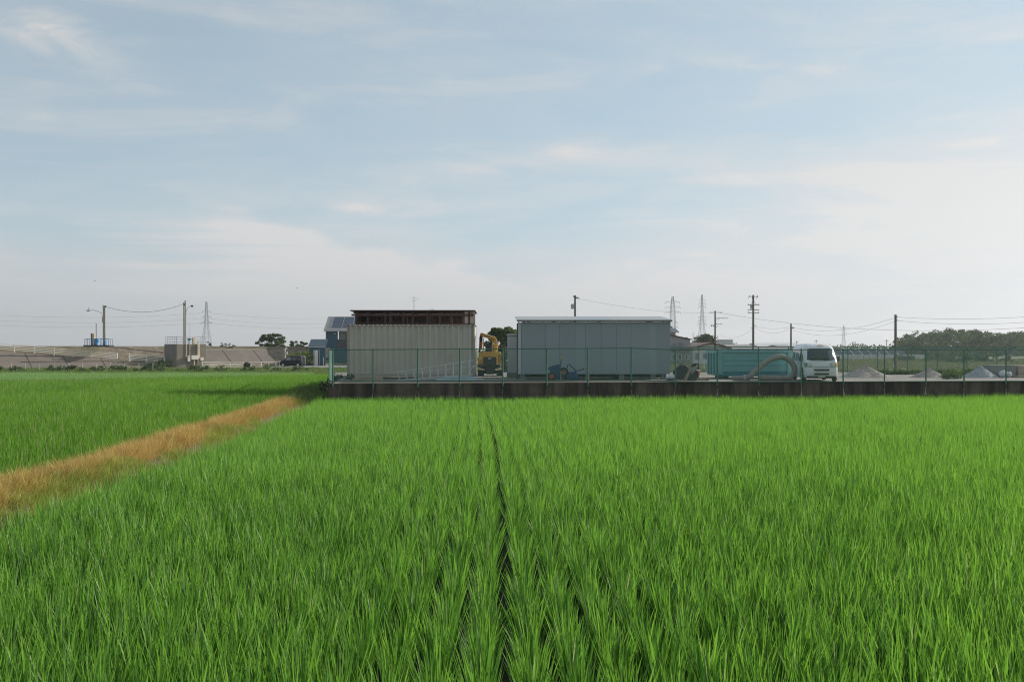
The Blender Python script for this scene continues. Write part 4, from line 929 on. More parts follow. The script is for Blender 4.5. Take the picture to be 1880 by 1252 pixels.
# ------------------------------------------------------------------ gravel heaps and clutter at right
def heap(px, ytop, halfpx, d, m_, label):
    hw_ = halfpx/F*d; cx_ = X(px, d); H_ = Z(ytop, d)-YZ; q = MB(); nr, na_ = 16, 48; r = np.random.RandomState(int(px))
    ph = r.uniform(0, 6, 6)
    for i in range(nr+1):
        t = i/nr
        for k in range(na_):
            a = 2*math.pi*k/na_; rr_ = hw_*t*(1+.07*math.sin(3*a+ph[0])+.05*math.sin(5*a+ph[1])); z = H_*((1-t)**1.0)*(1-.0*t)+(.06*H_*math.sin(math.pi*t))*-1
            z = H_*(1-t)-.05*H_*math.sin(math.pi*t)+(r.uniform(-.02, .02) if 0 < i < nr else 0)
            if t < .12: z = min(z, H_*.955)
            q.v.append((rr_*math.cos(a)+(r.uniform(-.02, .02) if i else 0), rr_*.8*math.sin(a), max(z, -.01)))
    for i in range(nr):
        for k in range(na_): k2 = (k+1) % na_; q.f.append((i*na_+k, (i+1)*na_+k, (i+1)*na_+k2, i*na_+k2))
    for k in range(420):       # loose stones
        a = r.uniform(0, 6.28); t = r.uniform(.03, 1.08); x, y = hw_*t*math.cos(a), hw_*.8*t*math.sin(a); z = max(H_*(1-t)-.05*H_*math.sin(math.pi*min(t, 1)), 0); s0 = r.uniform(.012, .035)
        o_ = len(q.v); q.v += [(x+r.uniform(-s0, s0), y+r.uniform(-s0, s0), z+r.uniform(-s0*.4, s0)) for _ in range(4)]; q.f += [(o_, o_+1, o_+2), (o_, o_+2, o_+3), (o_, o_+3, o_+1), (o_+1, o_+3, o_+2)]
    o = q.build('gravel_heap', m_, smooth=False); o.location = (cx_, d, YZ); tag(o, label, 'gravel heap', 'gravel heaps in the yard')
heap(1588, 670.2, 47, 50.3, M['gravel'], 'tallest tan-grey gravel heap, just right of the white van')
heap(1706, 675.0, 33, 50.3, M['gravel'], 'small pinkish-grey gravel heap, middle of the three')
heap(1800, 670.8, 33, 50.0, M['gravelgrey'], 'bluish-grey gravel heap leaning against the grey concrete block')
o = box(X(1823, 50.2), X(1865, 50.2), 50.2, 51.3, YZ-.003, Z(671, 50.2)).build('concrete_bin', M['blockgrey'], bevel=.02); tag(o, 'grey concrete bin block at the right, behind two white sandbags', 'concrete block')
o = box(X(1867, 50.5), X(1905, 50.5), 50.4, 51.6, YZ-.003, Z(671.5, 50.2)).build('concrete_bin', M['blocktan'], bevel=.03); tag(o, 'tan concrete block at the far right edge of the yard', 'concrete block')
o = MB().box(X(1864, 49.8), X(1900, 49.8), 49.5, 50.2, YZ-.003, YZ+.10).build('timber_board', M['wood'], bevel=.01); tag(o, 'low pale board lying before the tan concrete block', 'board')
for k, (p, w, h_, lb) in enumerate(((1841, .17, .21, 'white sandbag standing against the grey bin block, left one'), (1852, .15, .17, 'white sandbag slumped against the grey bin block, right one'))):
    o = MB().blob((X(p, 49.7), 49.7, YZ+h_*.9), w, .17, h_*.9, 12, 7, .14).build('sandbag', M['bag'], smooth=True); tag(o, lb, 'sandbag', 'white sandbags by the bin block')
# low plants in the yard
def leafy(name, label, cat, loc, L, dim, n, size, m_, seed, group=None, clumps=7, stems=5):
    """bush: stems + many small leaves in clumps"""
    r = np.random.RandomState(seed); t = thing(name, label, cat, loc, 0, group); a, b_, c_ = dim
    cl = [(r.uniform(-.75, .75)*a, r.uniform(-.7, .7)*b_, r.uniform(.25, .8)*c_, r.uniform(.28, .5)) for _ in range(clumps)]
    V = []; Fc = []; bv = []
    for i in range(n):
        cx_, cy_, cz_, cr = cl[r.randint(len(cl))]; v = r.normal(0, 1, 3); v /= np.linalg.norm(v); rad = r.rand()**.4
        p = np.array([cx_+v[0]*cr*a*rad, cy_+v[1]*cr*b_*rad, max(cz_+v[2]*cr*c_*rad, .02)])
        u = r.normal(0, 1, 3); u /= np.linalg.norm(u); w = np.cross(u, r.normal(0, 1, 3)); w /= np.linalg.norm(w); s0 = size*r.uniform(.6, 1.3); o_ = len(V)
        V += [tuple(p-u*s0), tuple(p+w*s0*.45), tuple(p+u*s0), tuple(p-w*s0*.45)]; Fc.append((o_, o_+1, o_+2, o_+3)); bv += [r.rand()]*4
    me = bpy.data.meshes.new('foliage'); me.from_pydata(V, [], Fc); me.update(); at = me.attributes.new('bv', 'FLOAT', 'POINT'); at.data.foreach_set('value', bv); me.materials.append(m_)
    f = bpy.data.objects.new('foliage', me); COL.objects.link(f); f.parent = t
    q = MB()
    for k in range(stems): cx_, cy_, cz_, cr = cl[k % len(cl)]; q.tube([(cx_*.2, cy_*.2, 0), (cx_*.6, cy_*.6, cz_*.6), (cx_, cy_, cz_)], [.02*c_+.005, .014*c_+.004, .004], 5)
    q.build('stem', M['trunk'], t); return t
leafy('weed_bush', 'leafy green weeds between the small and the bluish gravel heap', 'weeds', (X(1752, 47.5), 47.5, YZ), 0, (.6, .5, .42), 900, .05, M['weed'], 3)
leafy('weed_bush', 'small green weed at the foot of the back fence near the bin block', 'weeds', (X(1765, 55), 55, YZ), 0, (1.2, .5, .35), 700, .06, M['weed'], 4)
leafy('hedge_strip', 'low dark green strip of weeds under the back fence, between the first two heaps', 'hedge', (X(1655, 56), 56, YZ-.1), 0, (1.6, .6, .34), 1600, .07, M['leafmid'], 5, clumps=16)
leafy('hedge_strip', 'low dark green weeds under the back fence right behind the small heap', 'hedge', (X(1735, 57), 57, YZ-.1), 0, (1.7, .6, .35), 1600, .07, M['leafmid'], 6, clumps=16)
leafy('corner_bush', 'dark bush growing at the left corner of the fence and wall', 'bush', (WL-.22, WLY+.3, .75), 0, (.22, .25, .55), 260, .05, M['leafdark'], 8)
leafy('ivy_bush', 'dark weeds inside the fence at the left foot of the container', 'weeds', (X(628, 45), 45, YZ), 0, (.55, .4, .28), 500, .05, M['leafdark'], 9)

# ------------------------------------------------------------------ trees
def tree(label, loc, H_, crown, n, size, m_, seed, trunk_r=.18, cl=14, name='tree', group=None, flat=.7, low=.35, spread=1.0):
    r = np.random.RandomState(seed); t = thing(name, label, 'tree', loc, 0, group); a, b_ = crown
    C = []
    for k in range(cl):
        an = r.uniform(0, 6.28); rr_ = math.sqrt(r.rand()); hz = low+(1-low)*r.rand()**.9; env = math.sqrt(max(0, 1-((hz-low)/(1-low)*1.0-.35)**2/.55)) if True else 1
        C.append((a*rr_*math.cos(an)*env, b_*rr_*math.sin(an)*env, H_*hz*.93, r.uniform(.16, .30)*spread))
    cnt = n; V = np.zeros((cnt*4, 3)); bvv = np.zeros(cnt*4); ci = r.randint(0, cl, cnt); C_ = np.array(C)
    v = r.normal(0, 1, (cnt, 3)); v /= np.linalg.norm(v, axis=1)[:, None]; rad = r.rand(cnt)**.45
    cc_ = C_[ci]; S = np.stack([cc_[:, 3]*a*1.1, cc_[:, 3]*b_*1.1, cc_[:, 3]*a*flat], 1); p = cc_[:, :3]+v*rad[:, None]*S
    u = r.normal(0, 1, (cnt, 3)); u /= np.linalg.norm(u, axis=1)[:, None]; w = np.cross(u, r.normal(0, 1, (cnt, 3))); w /= np.linalg.norm(w, axis=1)[:, None]
    s0 = (size*r.uniform(.5, 1.3, cnt))[:, None]
    V[0::4] = p-u*s0; V[1::4] = p+w*s0*.6; V[2::4] = p+u*s0; V[3::4] = p-w*s0*.6
    q_ = r.rand(cnt)*.6+(r.rand(cl)*.4)[ci]; bvv = np.repeat(q_, 4)
    me = bpy.data.meshes.new('crown'); me.vertices.add(cnt*4); me.vertices.foreach_set('co', V.astype('f').ravel()); me.loops.add(cnt*4); me.loops.foreach_set('vertex_index', np.arange(cnt*4, dtype='i'))
    me.polygons.add(cnt); me.polygons.foreach_set('loop_start', np.arange(0, cnt*4, 4, dtype='i')); me.polygons.foreach_set('loop_total', np.full(cnt, 4, 'i')); me.update(); me.validate()
    at = me.attributes.new('bv', 'FLOAT', 'POINT'); at.data.foreach_set('value', bvv.astype('f')); me.materials.append(m_)
    f = bpy.data.objects.new('crown', me); COL.objects.link(f); f.parent = t
    q = MB(); q.tube([(0, 0, -.1), (.03*H_, 0, H_*.3), (0, .02*H_, H_*.75)], [trunk_r, trunk_r*.75, trunk_r*.25], 8); q.build('trunk', M['trunk'], t)
    for k in range(min(cl, 10)):
        c = C[k]; MB().tube([(0, 0, H_*(.2+.03*k)), (c[0]*.5, c[1]*.5, c[2]*.75), (c[0], c[1], c[2])], [trunk_r*.5, trunk_r*.3, trunk_r*.08], 6).build('limb', M['trunk'], t)
    return t
G = -.25
d = 88; tree('dark green broad tree behind the yellow excavator and the pale locker', (X(925, d), d, G), Z(598, d)-G, (2.2, 2.0), 14000, .11, M['leafmid'], 31, .16, 60, low=.12, spread=.85)
d = 96; tree('smaller dark tree rising behind the left end of the grey prefab roof', (X(951, d), d, G), Z(603, d)-G, (1.7, 1.5), 7000, .12, M['leafdark'], 32, .14, 36, low=.2, spread=.9)
d = 185; tree('lone dark spreading tree on the embankment above the black wagon', (X(499, d), d, 0), Z(611, d), (2.9, 2.4), 9000, .13, M['leafmid'], 37, .2, 60, flat=.62, low=.32, spread=.72)
# the tree's long sideways branch
for (px, py, w, lb) in ((513, 611, .9, 'a'),):
    pass
for k, (px, top, hw_, sd2, lb) in enumerate(((506, 625, 15, 41, 'low bushy tree in front of the lone dark one on the embankment'), (538, 624.5, 12, 42, 'rounded mid-green bush tree right of the lone dark tree'), (557, 625.5, 11, 43, 'mid-green bush tree beside the slate-blue shed roof'))):
    d = 182+k*2; tree(lb, (X(px, d), d, 0), Z(top, d), (hw_/F*d*.9, 1.5), 4000, .13, M['leafmid'], sd2, .1, 30, low=.3, spread=.9, group='bushy trees on the embankment')
for k, (px, top, hw_, lb) in enumerate(((387, 625, 8, 'sparse feathery shrub on the crest, nearest the concrete sluice'), (408, 627, 10, 'sparse feathery shrub on the crest, middle of three'), (426, 628.5, 8, 'sparse feathery shrub on the crest, farthest from the sluice'))):
    d = 158; tree(lb, (X(px, d), d, 2.2), Z(top, d)-2.2, (hw_/F*d, .7), 260, .10, M['leafmid'], 51+k, .05, 8, 'shrub', 'feathery shrubs on the crest', .3, .3)
d = 215; tree('rounded grey-green tree behind the white gabled house', (X(1294, d), d, G), Z(612.5, d)-G, (3.4, 2.6), 7000, .2, M['leafmid'], 61, .2, 46, low=.12, spread=.9)
d = 205; tree('tree top just right of the dark roof behind the grey workshop', (X(1252, d), d, G), Z(618, d)-G, (1.6, 1.6), 1500, .2, M['leafmid'], 62, .15, 10, low=.3)

# far wood on the right, one mass of crowns
def wood(name, label, spec, n_each, size, m_, seed):
    r = np.random.RandomState(seed); VV = []; bb = []
    for (x, y, h_, w) in spec:
        cl = 9; C_ = np.stack([r.uniform(-.7, .7, cl)*w, r.uniform(-.7, .7, cl)*w, h_*r.uniform(.06, .92, cl), r.uniform(.35, .6, cl)], 1); C_[0, :3] = (0, 0, h_*.93)
        C_[:, 0] *= (1.25-C_[:, 2]/h_*.75)
        ci = r.randint(0, cl, n_each); v = r.normal(0, 1, (n_each, 3)); v /= np.linalg.norm(v, axis=1)[:, None]; rad = r.rand(n_each)**.4
        cc_ = C_[ci]; p = cc_[:, :3]+v*rad[:, None]*np.stack([cc_[:, 3]*w*.8]*2+[cc_[:, 3]*w*.65], 1); p += np.array([x, y, 0])
        u = r.normal(0, 1, (n_each, 3)); u /= np.linalg.norm(u, axis=1)[:, None]; ww = np.cross(u, r.normal(0, 1, (n_each, 3))); ww /= np.linalg.norm(ww, axis=1)[:, None]; s0 = (size*r.uniform(.5, 1.3, n_each))[:, None]
        V = np.zeros((n_each*4, 3)); V[0::4] = p-u*s0; V[1::4] = p+ww*s0*.6; V[2::4] = p+u*s0; V[3::4] = p-ww*s0*.6; VV.append(V); bb.append(np.repeat(r.rand(n_each)*.5+(r.rand(cl)*.4)[ci]+r.uniform(-.35, .35), 4))
    V = np.concatenate(VV); B = np.concatenate(bb); c = len(V)//4; me = bpy.data.meshes.new(name); me.vertices.add(c*4); me.vertices.foreach_set('co', V.astype('f').ravel()); me.loops.add(c*4); me.loops.foreach_set('vertex_index', np.arange(c*4, dtype='i'))
    me.polygons.add(c); me.polygons.foreach_set('loop_start', np.arange(0, c*4, 4, dtype='i')); me.polygons.foreach_set('loop_total', np.full(c, 4, 'i')); me.update()
    at = me.attributes.new('bv', 'FLOAT', 'POINT'); at.data.foreach_set('value', B.astype('f')); me.materials.append(m_)
    o = bpy.data.objects.new(name, me); COL.objects.link(o); o['kind'] = 'stuff'; tag(o, label, 'wood'); return o
sp = []; r = np.random.RandomState(5)
for k in range(210):
    px = r.uniform(1642, 1990); d = r.uniform(330, 420); top = np.interp(px, [1636, 1650, 1665, 1700, 1718, 1750, 1790, 1815, 1850, 1880, 1990], [631, 622, 617, 610, 606, 604.5, 607, 609, 612, 607, 606])
    top = top+(420-d)/90*10+r.normal(0, 2.0); sp.append((X(px, d), d, max(Z(top, d)-G, 2.5), r.uniform(2.0, 3.8)))
o = wood('far_wood', 'far wooded rise of mixed conifers closing the view on the right', sp, 420, .38, M['leafwood'], 9); o.location.z = G
sp = [(X(r.uniform(1715, 1900), 190), r.uniform(180, 215), r.uniform(1.0, 2.2), r.uniform(1.0, 2.0)) for _ in range(26)]
o = wood('far_thicket', 'low green thicket at the foot of the far wood behind the back fence', sp, 260, .2, M['leafmid'], 10); o.location.z = G
sp = [(X(px, 520), 520+r.uniform(-30, 60), r.uniform(2.6, 4.4), r.uniform(3, 7)) for px in np.concatenate([r.uniform(1540, 1660, 40), r.uniform(1345, 1470, 26)])]
o = wood('horizon_trees', 'faint low line of trees on the horizon right of the white van', sp, 60, .6, M['leafwood'], 11); o.location.z = G
sp = [(X(px, 158)-.0, 158+r.uniform(-2, 5), r.uniform(1.2, 2.6), r.uniform(.6, 1.2)) for px in r.uniform(530, 570, 26)]
o = wood('reed_thicket', 'tall yellow-green reeds between the wagons and the slate-blue shed', sp, 200, .12, M['ygreen'], 12); o.location.z = G
sp = [(X(px, 118), 116+r.uniform(-3, 5), r.uniform(.3, .8), r.uniform(.4, .8)) for px in r.uniform(-20, 560, 60)]
o = wood('verge_bushes', 'scattered low bushes along the far verge below the embankment', sp, 150, .10, M['leafmid'], 13); o.location.z = G
for k, (px, d, w, h_, lb) in enumerate(((285, 124, 1.0, 1.0, 'round bush left of the dark side of the sluice'), (301, 135, 1.0, 1.3, 'dark bush against the shaded side of the sluice'), (455, 135, .6, .9, 'small dark bush before the low white railing'))):
    leafy('verge_bush', lb, 'bush', (X(px, d), d, G), 0, (w, w*.8, h_), 900, .10, M['leafdark'] if k else M['leafmid'], 70+k)

# ------------------------------------------------------------------ embankment on the left
E0 = Vector((-66, 130, 0)); EU = Vector((.76, .65, 0)).normalized(); EN = Vector((-EU.y, EU.x, 0))
def ep(s_, t_, z): p = E0+EU*s_+EN*t_; return (p.x, p.y, z)
def smin_of(px):   # distance along the embankment's foot that shows at this pixel column
    t = (px-CX)/F; return (t*E0.y-E0.x)/(EU.x-t*EU.y)
def ramp(s_): return float(np.interp(s_, [-30, -2, 13, 20, 30, 80], [2.35, 2.2, 1.15, .75, .12, .05]))
ss = np.arange(-40, 75, 2.0)
def strip(name, f0, f1, m_, s0=-40, s1=75, step=2.0):
    q = MB(); S = np.linspace(s0, s1, max(2, int((s1-s0)/step)))
    for s_ in S: q.v += [ep(s_, *f0(s_)), ep(s_, *f1(s_))]
    for i in range(len(S)-1): q.f.append((2*i, 2*i+2, 2*i+3, 2*i+1))
    return struct(name, q, m_)
CR = 2.84
slope = lambda z: z*1.75
strip('lower_concrete_slope', lambda s_: (0, G), lambda s_: (slope(ramp(s_)-G), ramp(s_)), M['conc'], -40, smin_of(228))
strip('lower_slope', lambda s_: (0, G), lambda s_: (slope(ramp(s_)-G), ramp(s_)), M['rock'], smin_of(228), 75)
strip('ramp_surface', lambda s_: (slope(ramp(s_)-G), ramp(s_)), lambda s_: (slope(ramp(s_)-G)+2.2, ramp(s_)+.02), M['crest'])
kz = lambda s_: min(2.42, CR)
strip('upper_slope_left', lambda s_: (slope(ramp(s_)-G)+2.2, ramp(s_)+.02), lambda s_: (slope(CR-G)+2.2, CR), M['crest'], -40, smin_of(214))
strip('rubble_slope', lambda s_: (slope(ramp(s_)-G)+2.2, ramp(s_)+.02), lambda s_: (slope(CR-G)+2.2, CR), M['rock'], smin_of(214), smin_of(330))
strip('upper_concrete_slope', lambda s_: (slope(ramp(s_)-G)+2.2, ramp(s_)+.02), lambda s_: (slope(2.30-G)+2.2, 2.30), M['conc'], smin_of(330), smin_of(523))
strip('crest_slope', lambda s_: (slope(2.30-G)+2.2, 2.28), lambda s_: (slope(CR-G)+2.3, CR), M['crest'], smin_of(330), 75)
strip('earth_slope', lambda s_: (slope(ramp(s_)-G)+2.2, ramp(s_)+.02), lambda s_: (slope(2.30-G)+2.2, 2.28), M['rock'], smin_of(523), 75)
strip('crest_top', lambda s_: (slope(CR-G)+2.2, CR), lambda s_: (slope(CR-G)+8, CR-.02), M['crest'])
strip('crest_back', lambda s_: (slope(CR-G)+8, CR-.02), lambda s_: (slope(CR-G)+14, G), M['crest'])
def coping(a, b, za, ta): 
    q = MB(); q.bar(ep(a, ta, za), ep(b, ta, za), .22, .10); return q
struct('slope_coping', coping(smin_of(335), smin_of(521), 2.32, slope(2.30-G)+2.15), M['white'])
# joints between the slabs of the concrete facing
def joint(s_, t0, z0, t1, z1, w=.10):
    q = MB(); q.bar(Vector(ep(s_, t0, z0))+Vector((0, 0, .01)), Vector(ep(s_, t1, z1))+Vector((0, 0, .01)), w, .04); return q
for px in (392, 442, 500): s_ = smin_of(px); struct('slope_joint', joint(s_, slope(ramp(s_)-G)+2.2, ramp(s_)+.02, slope(2.3-G)+2.2, 2.3), M['joint'])
for px in (-20, 60, 128, 196): s_ = smin_of(px); struct('slope_joint', joint(s_, 0, G, slope(ramp(s_)-G), ramp(s_), .07), M['joint'])
q = MB(); q.bar(ep(smin_of(45), slope(.75-G)-.02, .75), ep(smin_of(214), slope(.75-G)-.02, .75), .3, .04); struct('slope_ledge', q, M['conc'])

def guardrail(label, P, d, nrail, hgt):
    """P: list of (px, ybottom) of posts, d(px) their distance"""
    t = thing('guard_railing', label, 'railing'); L = []
    for px, yb in P: dd = d(px); L.append(Vector((X(px, dd), dd, Z(yb, dd))))
    for p in L: MB().box(p.x-.075, p.x+.075, p.y-.06, p.y+.06, p.z-.15, p.z+hgt+.06).build('post', M['white'], t)
    for a, b_ in zip(L[:-1], L[1:]):
        for k in range(nrail):
            h = hgt*(1-(k)/(nrail-.2))+.02
            MB().bar(a+Vector((0, -.07, h-.04)), b_+Vector((0, -.07, h-.04)), .05, .085).build('rail', M['white'], t)
    return t
def de(px, t_=0):   # distance of the embankment line, t_ metres up-slope
    s_ = smin_of(px); return E0.y+EU.y*s_+EN.y*t_
guardrail('long white railing down the ramp on the left of the embankment', [(-48, 639.5), (-11, 642.5), (26, 645), (63, 647.5), (98.5, 650.5), (133.5, 653.5), (168, 656), (201, 659), (214.5, 660)], lambda p: de(p)+2.5, 4, .86)
guardrail('short white railing between the rubble and the concrete sluice', [(236.5, 661.5), (269, 664), (302, 667)], lambda p: de(p)+1.2, 4, .86)
guardrail('low white railing right of the sluice below the concrete slope', [(371, 675), (388, 675.5), (422, 675.8), (446.5, 675.8)], lambda p: de(p)-1.5, 4, .86)
guardrail('thin white single-rail railing leading to the black wagon', [(446.8, 675.8), (460, 675), (479, 674.5), (493, 674), (506, 673.5), (514, 673)], lambda p: de(p)-1.2, 1, .80)
# thin net fence in front
nf = thing('net_fence', 'row of thin grey stakes with a net in front of the embankment', 'fence')
for k in range(11):
    px = 20.5+26*k; d = 121.5; x = X(px, d)
    MB().box(x-.035, x+.035, d-.035, d+.035, G, Z(666.5, d)).build('stake', M['galv'], nf)
MB().bar((X(20.5, 121.5), 121.5, Z(667.2, 121.5)), (X(280.5, 121.5), 121.5, Z(667.2, 121.5)), .03).build('top_wire', M['galv'], nf)
MB().bar((X(20.5, 121.5), 121.5, Z(672.5, 121.5)), (X(280.5, 121.5), 121.5, Z(672.5, 121.5)), .02).build('lower_wire', M['galv'], nf)

# farm road at the foot (right part) with kerb
q = MB(); q.quad((X(448, 138), 138, G+.03), (-10, 138, G+.03), (-14, 157, G+.03), (X(520, 157), 157, G+.03)); struct('farm_road', q, M['road'])
q = MB(); q.box(X(450, 137.5), -10, 137.3, 137.6, G, G+.16); struct('road_kerb', q, M['road'])
o = MB(); dS = 136
t = thing('security_camera_post', 'white camera post standing behind the black wagon', 'post', (X(523.5, 151), 151, G))
MB().tube([(0, 0, 0), (0, 0, Z(643, 151)-G)], .07, 8).build('pole', M['white'], t); MB().box(-.22, .1, -.1, .1, Z(643.5, 151)-G, Z(641, 151)-G).build('camera', M['white'], t); MB().box(-.02, .26, -.12, .12, Z(641, 151)-G, Z(638.5, 151)-G).build('camera', M['white'], t)
MB().box(.12, .32, -.08, .08, Z(651, 151)-G, Z(645.5, 151)-G).build('junction_box', M['white'], t)

# ------------------------------------------------------------------ concrete sluice
s0 = smin_of(321); base = E0+EU*s0-EN*.6
sl = thing('sluice_tower', 'square concrete sluice tower with pipes and boxes on its sunlit face', 'sluice', (base.x, base.y, G), math.atan2(EU.y, EU.x))
SLW = 4.5; SLD = 4.6; SLH = Z(631.8, base.y)-G
def fx(px):   # local x on the front face for a pixel column
    t = (px-CX)/F; return (t*base.y-base.x)/(EU.x-t*EU.y)
def fz(px, py): d = base.y+EU.y*fx(px); return Z(py, d)-G
MB().box(0, SLW, 0, SLD, -.1, SLH).build('body', M['sluice'], sl, bevel=.03)
MB().box(-.06, SLW+.06, -.12, .0, -.1, .55).build('footing', M['sluice'], sl)
for i, (px, w) in enumerate(((341.5, .045), (348, .045))): x = fx(px); MB().tube([(x, -.06, fz(px, 656)), (x, -.06, SLH+.03), (x, .25, SLH+.06)], w, 6).build('conduit', M['cream'], sl)
x = fx(363.5); MB().box(x-.17, x+.17, -.28, -.02, fz(364, 672), SLH+.05).build('duct', M['cream'], sl); MB().box(x-.19, x+.19, -.32, .02, fz(364, 639.5), fz(364, 638.5)).build('duct_band', M['galv'], sl)
x = fx(358); MB().box(x-.20, x+.22, .2, .6, SLH, SLH+.95).build('gear_housing', M['cream'], sl, bevel=.04)
for (a, b_, ya, yb, m_) in ((342.5, 347, 653.5, 664, 'whitepipe'), (349.5, 362, 652.5, 660.5, 'whitepipe'), (366, 371.5, 656.5, 662, 'whitepipe')):
    bb_ = MB().box(fx(a), fx(b_), -.45, -.15, fz((a+b_)/2, yb), fz((a+b_)/2, ya)).build('control_box', M[m_], sl, bevel=.015)
    if a < 345: MB().disc(((fx(a)+fx(b_))/2, -.46, fz(345, 656.3)), (0, 1, 0), .06, .02, 10).build('meter', M['dark'], bb_)
for px in (355, 364.5, 370.5): x = fx(px); MB().box(x-.07, x+.07, -.35, -.2, -.05, fz(px, 659)).build('box_stand', M['cream'] if px < 360 else M['sluice'], sl)
x = fx(350); MB().tube([(x, .6, SLH), (x, .6, SLH+.55)], .07, 8).build('valve_stem', M['teal_valve'], sl); MB().tube([(x, .6, SLH+.55), (x, .6, SLH+.85)], .22, 10).build('valve_head', M['teal_valve'], sl)
MB().bar((x, .6, SLH+.75), (x+.55, .6, SLH+.65), .12).build('valve_arm', M['teal_valve'], sl); MB().tube([(x+.03, .6, SLH+.8), (x+.03, .6, SLH+3.0)], .02, 5).build('rod', M['galv'], sl)
x = fx(366); MB().tube([(x, .5, SLH), (x, .5, SLH+.45)], .05, 6).build('valve_stem', M['teal_valve'], sl)
# railing round its top
def rail_loop(root, P, h, n_rails, m_, r_=.02, z0=0):
    for a, b_ in zip(P[:-1], P[1:]):
        a = Vector(a); b_ = Vector(b_); L_ = (b_-a).length; n = max(1, round(L_/.95))
        for k in range(n+1): p = a.lerp(b_, k/n); MB().tube([(p.x, p.y, z0), (p.x, p.y, z0+h)], r_, 5).build('baluster', M[m_], root)
        for k in range(n_rails): zz = z0+h*(k+1)/n_rails; MB().tube([(a.x, a.y, zz), (b_.x, b_.y, zz)], r_, 5).build('handrail', M[m_], root)
rail_loop(sl, [(.1, .1, 0), (.1, SLD-.1, 0), (SLW-.1, SLD-.1, 0), (SLW-.1, .1, 0)], 1.05, 3, 'galv', .022, SLH)
rail_loop(sl, [(.1, .1, 0), (1.3, .1, 0)], 1.05, 3, 'galv', .022, SLH)

# blue gate hoist platform on the crest
gd = 139; gz = CR
bg_ = thing('gate_hoist', 'bright blue railed gate-hoist platform on top of the embankment', 'hoist platform', (X(154, gd), gd, gz))
def gx_(px): return X(px, gd)-bg_.location.x
def gz_(py): return Z(py, gd)-gz
MB().box(-.05, gx_(201), -.1, 1.6, -.1, .13).build('deck', M['dark'], bg_)
rail_loop(bg_, [(gx_(155.5), 0, 0), (gx_(199), 0, 0), (gx_(199), 1.5, 0), (gx_(155.5), 1.5, 0), (gx_(155.5), 0, 0)], gz_(622.5)-.13, 1, 'blue', .03, .13)
for px in (158, 161, 164, 186, 189, 195): MB().box(gx_(px)-.02, gx_(px)+.02, -.03, .0, .13, gz_(623)).build('infill_bar', M['blue'], bg_)
MB().prism([(gx_(173), gz_(633)), (gx_(172.5), gz_(624)), (gx_(174.5), gz_(621)), (gx_(178), gz_(622)), (gx_(179.5), gz_(625)), (gx_(176), gz_(634))], 1, .1, .6).build('gearbox', M['blue'], bg_, bevel=.03)
MB().box(gx_(190), gx_(193), .1, .5, .13, gz_(626)).build('gearbox', M['blue'], bg_, bevel=.03)
MB().box(gx_(171), gx_(173.2), .4, .8, .1, gz_(622)).build('cabinet', M['cream'], bg_)
MB().box(gx_(166), gx_(168.6), .1, .5, .1, gz_(612.2)).build('short_post', M['poledark'], bg_); MB().box(gx_(168.7), gx_(172), .1, .5, .1, gz_(612.6)).build('short_post', M['cream'], bg_)
MB().tube([(gx_(175), .3, .1), (gx_(175), .3, gz_(594))], .075, 8).build('screw_spindle', M['pole'], bg_)

# ------------------------------------------------------------------ poles and lamps
def pole(label, px, ytop, ybot, d, r0, m_, cat='utility pole', group=None, z0=None):
    z0 = Z(ybot, d) if z0 is None else z0
    t = thing('utility_pole', label, cat, (X(px, d), d, z0), 0, group); H_ = Z(ytop, d)-z0
    MB().tube([(0, 0, -.1), (0, 0, H_)], [r0, r0*.75], 10).build('shaft', M[m_], t, smooth=False); return t, H_
gp_ = None
t, H_ = pole('concrete pole rising behind the blue gate hoist, holding an arched lamp', 192.3, 561.5, 632, 140.5, .15, 'pole', z0=CR)
MB().tube([(-.19, -.05, 0), (-.19, -.05, H_+.15)], .085, 8).build('conduit_pipe', M['galv'], t)
a = F/140.5
arm = MB().tube([(-.33, 0, (561-592)/a+H_), (-.34, 0, H_-1.55), (-.48, 0, H_-1.1), (-.9, 0, H_-.8), (-1.5, 0, H_-.65), (-2.0, 0, H_-.62)], .035, 6).build('lamp_arm', M['galv'], t)
MB().blob((-2.32, 0, H_-.70), .30, .14, .11, 10, 6).build('lamp_head', M['galv'], t, smooth=True); MB().bar((-2.28, 0, H_-.6), (-2.22, 0, H_-.25), .07).build('light_sensor', M['galv'], t)
MB().tube([(-.34, 0, H_-2.3), (-.34, 0, H_-1.6)], .06, 6).build('arm_bracket', M['galv'], t); MB().box(.0, .2, -.08, .08, H_-.22, H_-.0).build('bracket', M['dark'], t)
P1_ = Vector((t.location.x+.12, t.location.y, CR+H_-.15))
t, H_ = pole('tall dark-edged pole with a round lamp standing on the sluice', 340.2, 552, 632, 151, .16, 'pole', z0=0.0)
MB().tube([(-.24, -.05, 0), (-.24, -.05, H_-.3)], .07, 6).build('conduit_pipe', M['galv'], t)
MB().tube([(.10, 0, H_-2.2), (.16, 0, H_-1.5), (.45, 0, H_-1.0), (.85, 0, H_-.82)], .035, 6).build('lamp_arm', M['galv'], t); MB().blob((1.02, 0, H_-.85), .22, .2, .16, 10, 6).build('lamp_head', M['dark'], t, smooth=True)
MB().box(-.32, -.02, -.1, .1, H_-.75, H_-.5).build('bracket', M['dark'], t)
P2_ = Vector((t.location.x-.2, t.location.y, H_-.5))
def wire(label, A_, B_, sag, r_=.018, n=18, group=None):
    r_ *= .72
    A_ = Vector(A_); B_ = Vector(B_); pts = [A_.lerp(B_, k/n)-Vector((0, 0, sag*4*(k/n)*(1-k/n))) for k in range(n+1)]
    o = MB().tube(pts, r_, 4).build('power_line', M['cable']); tag(o, label, 'cable', group)
wire('thick cable sagging between the two lamp poles on the left', P1_, P2_, 1.0, .034)
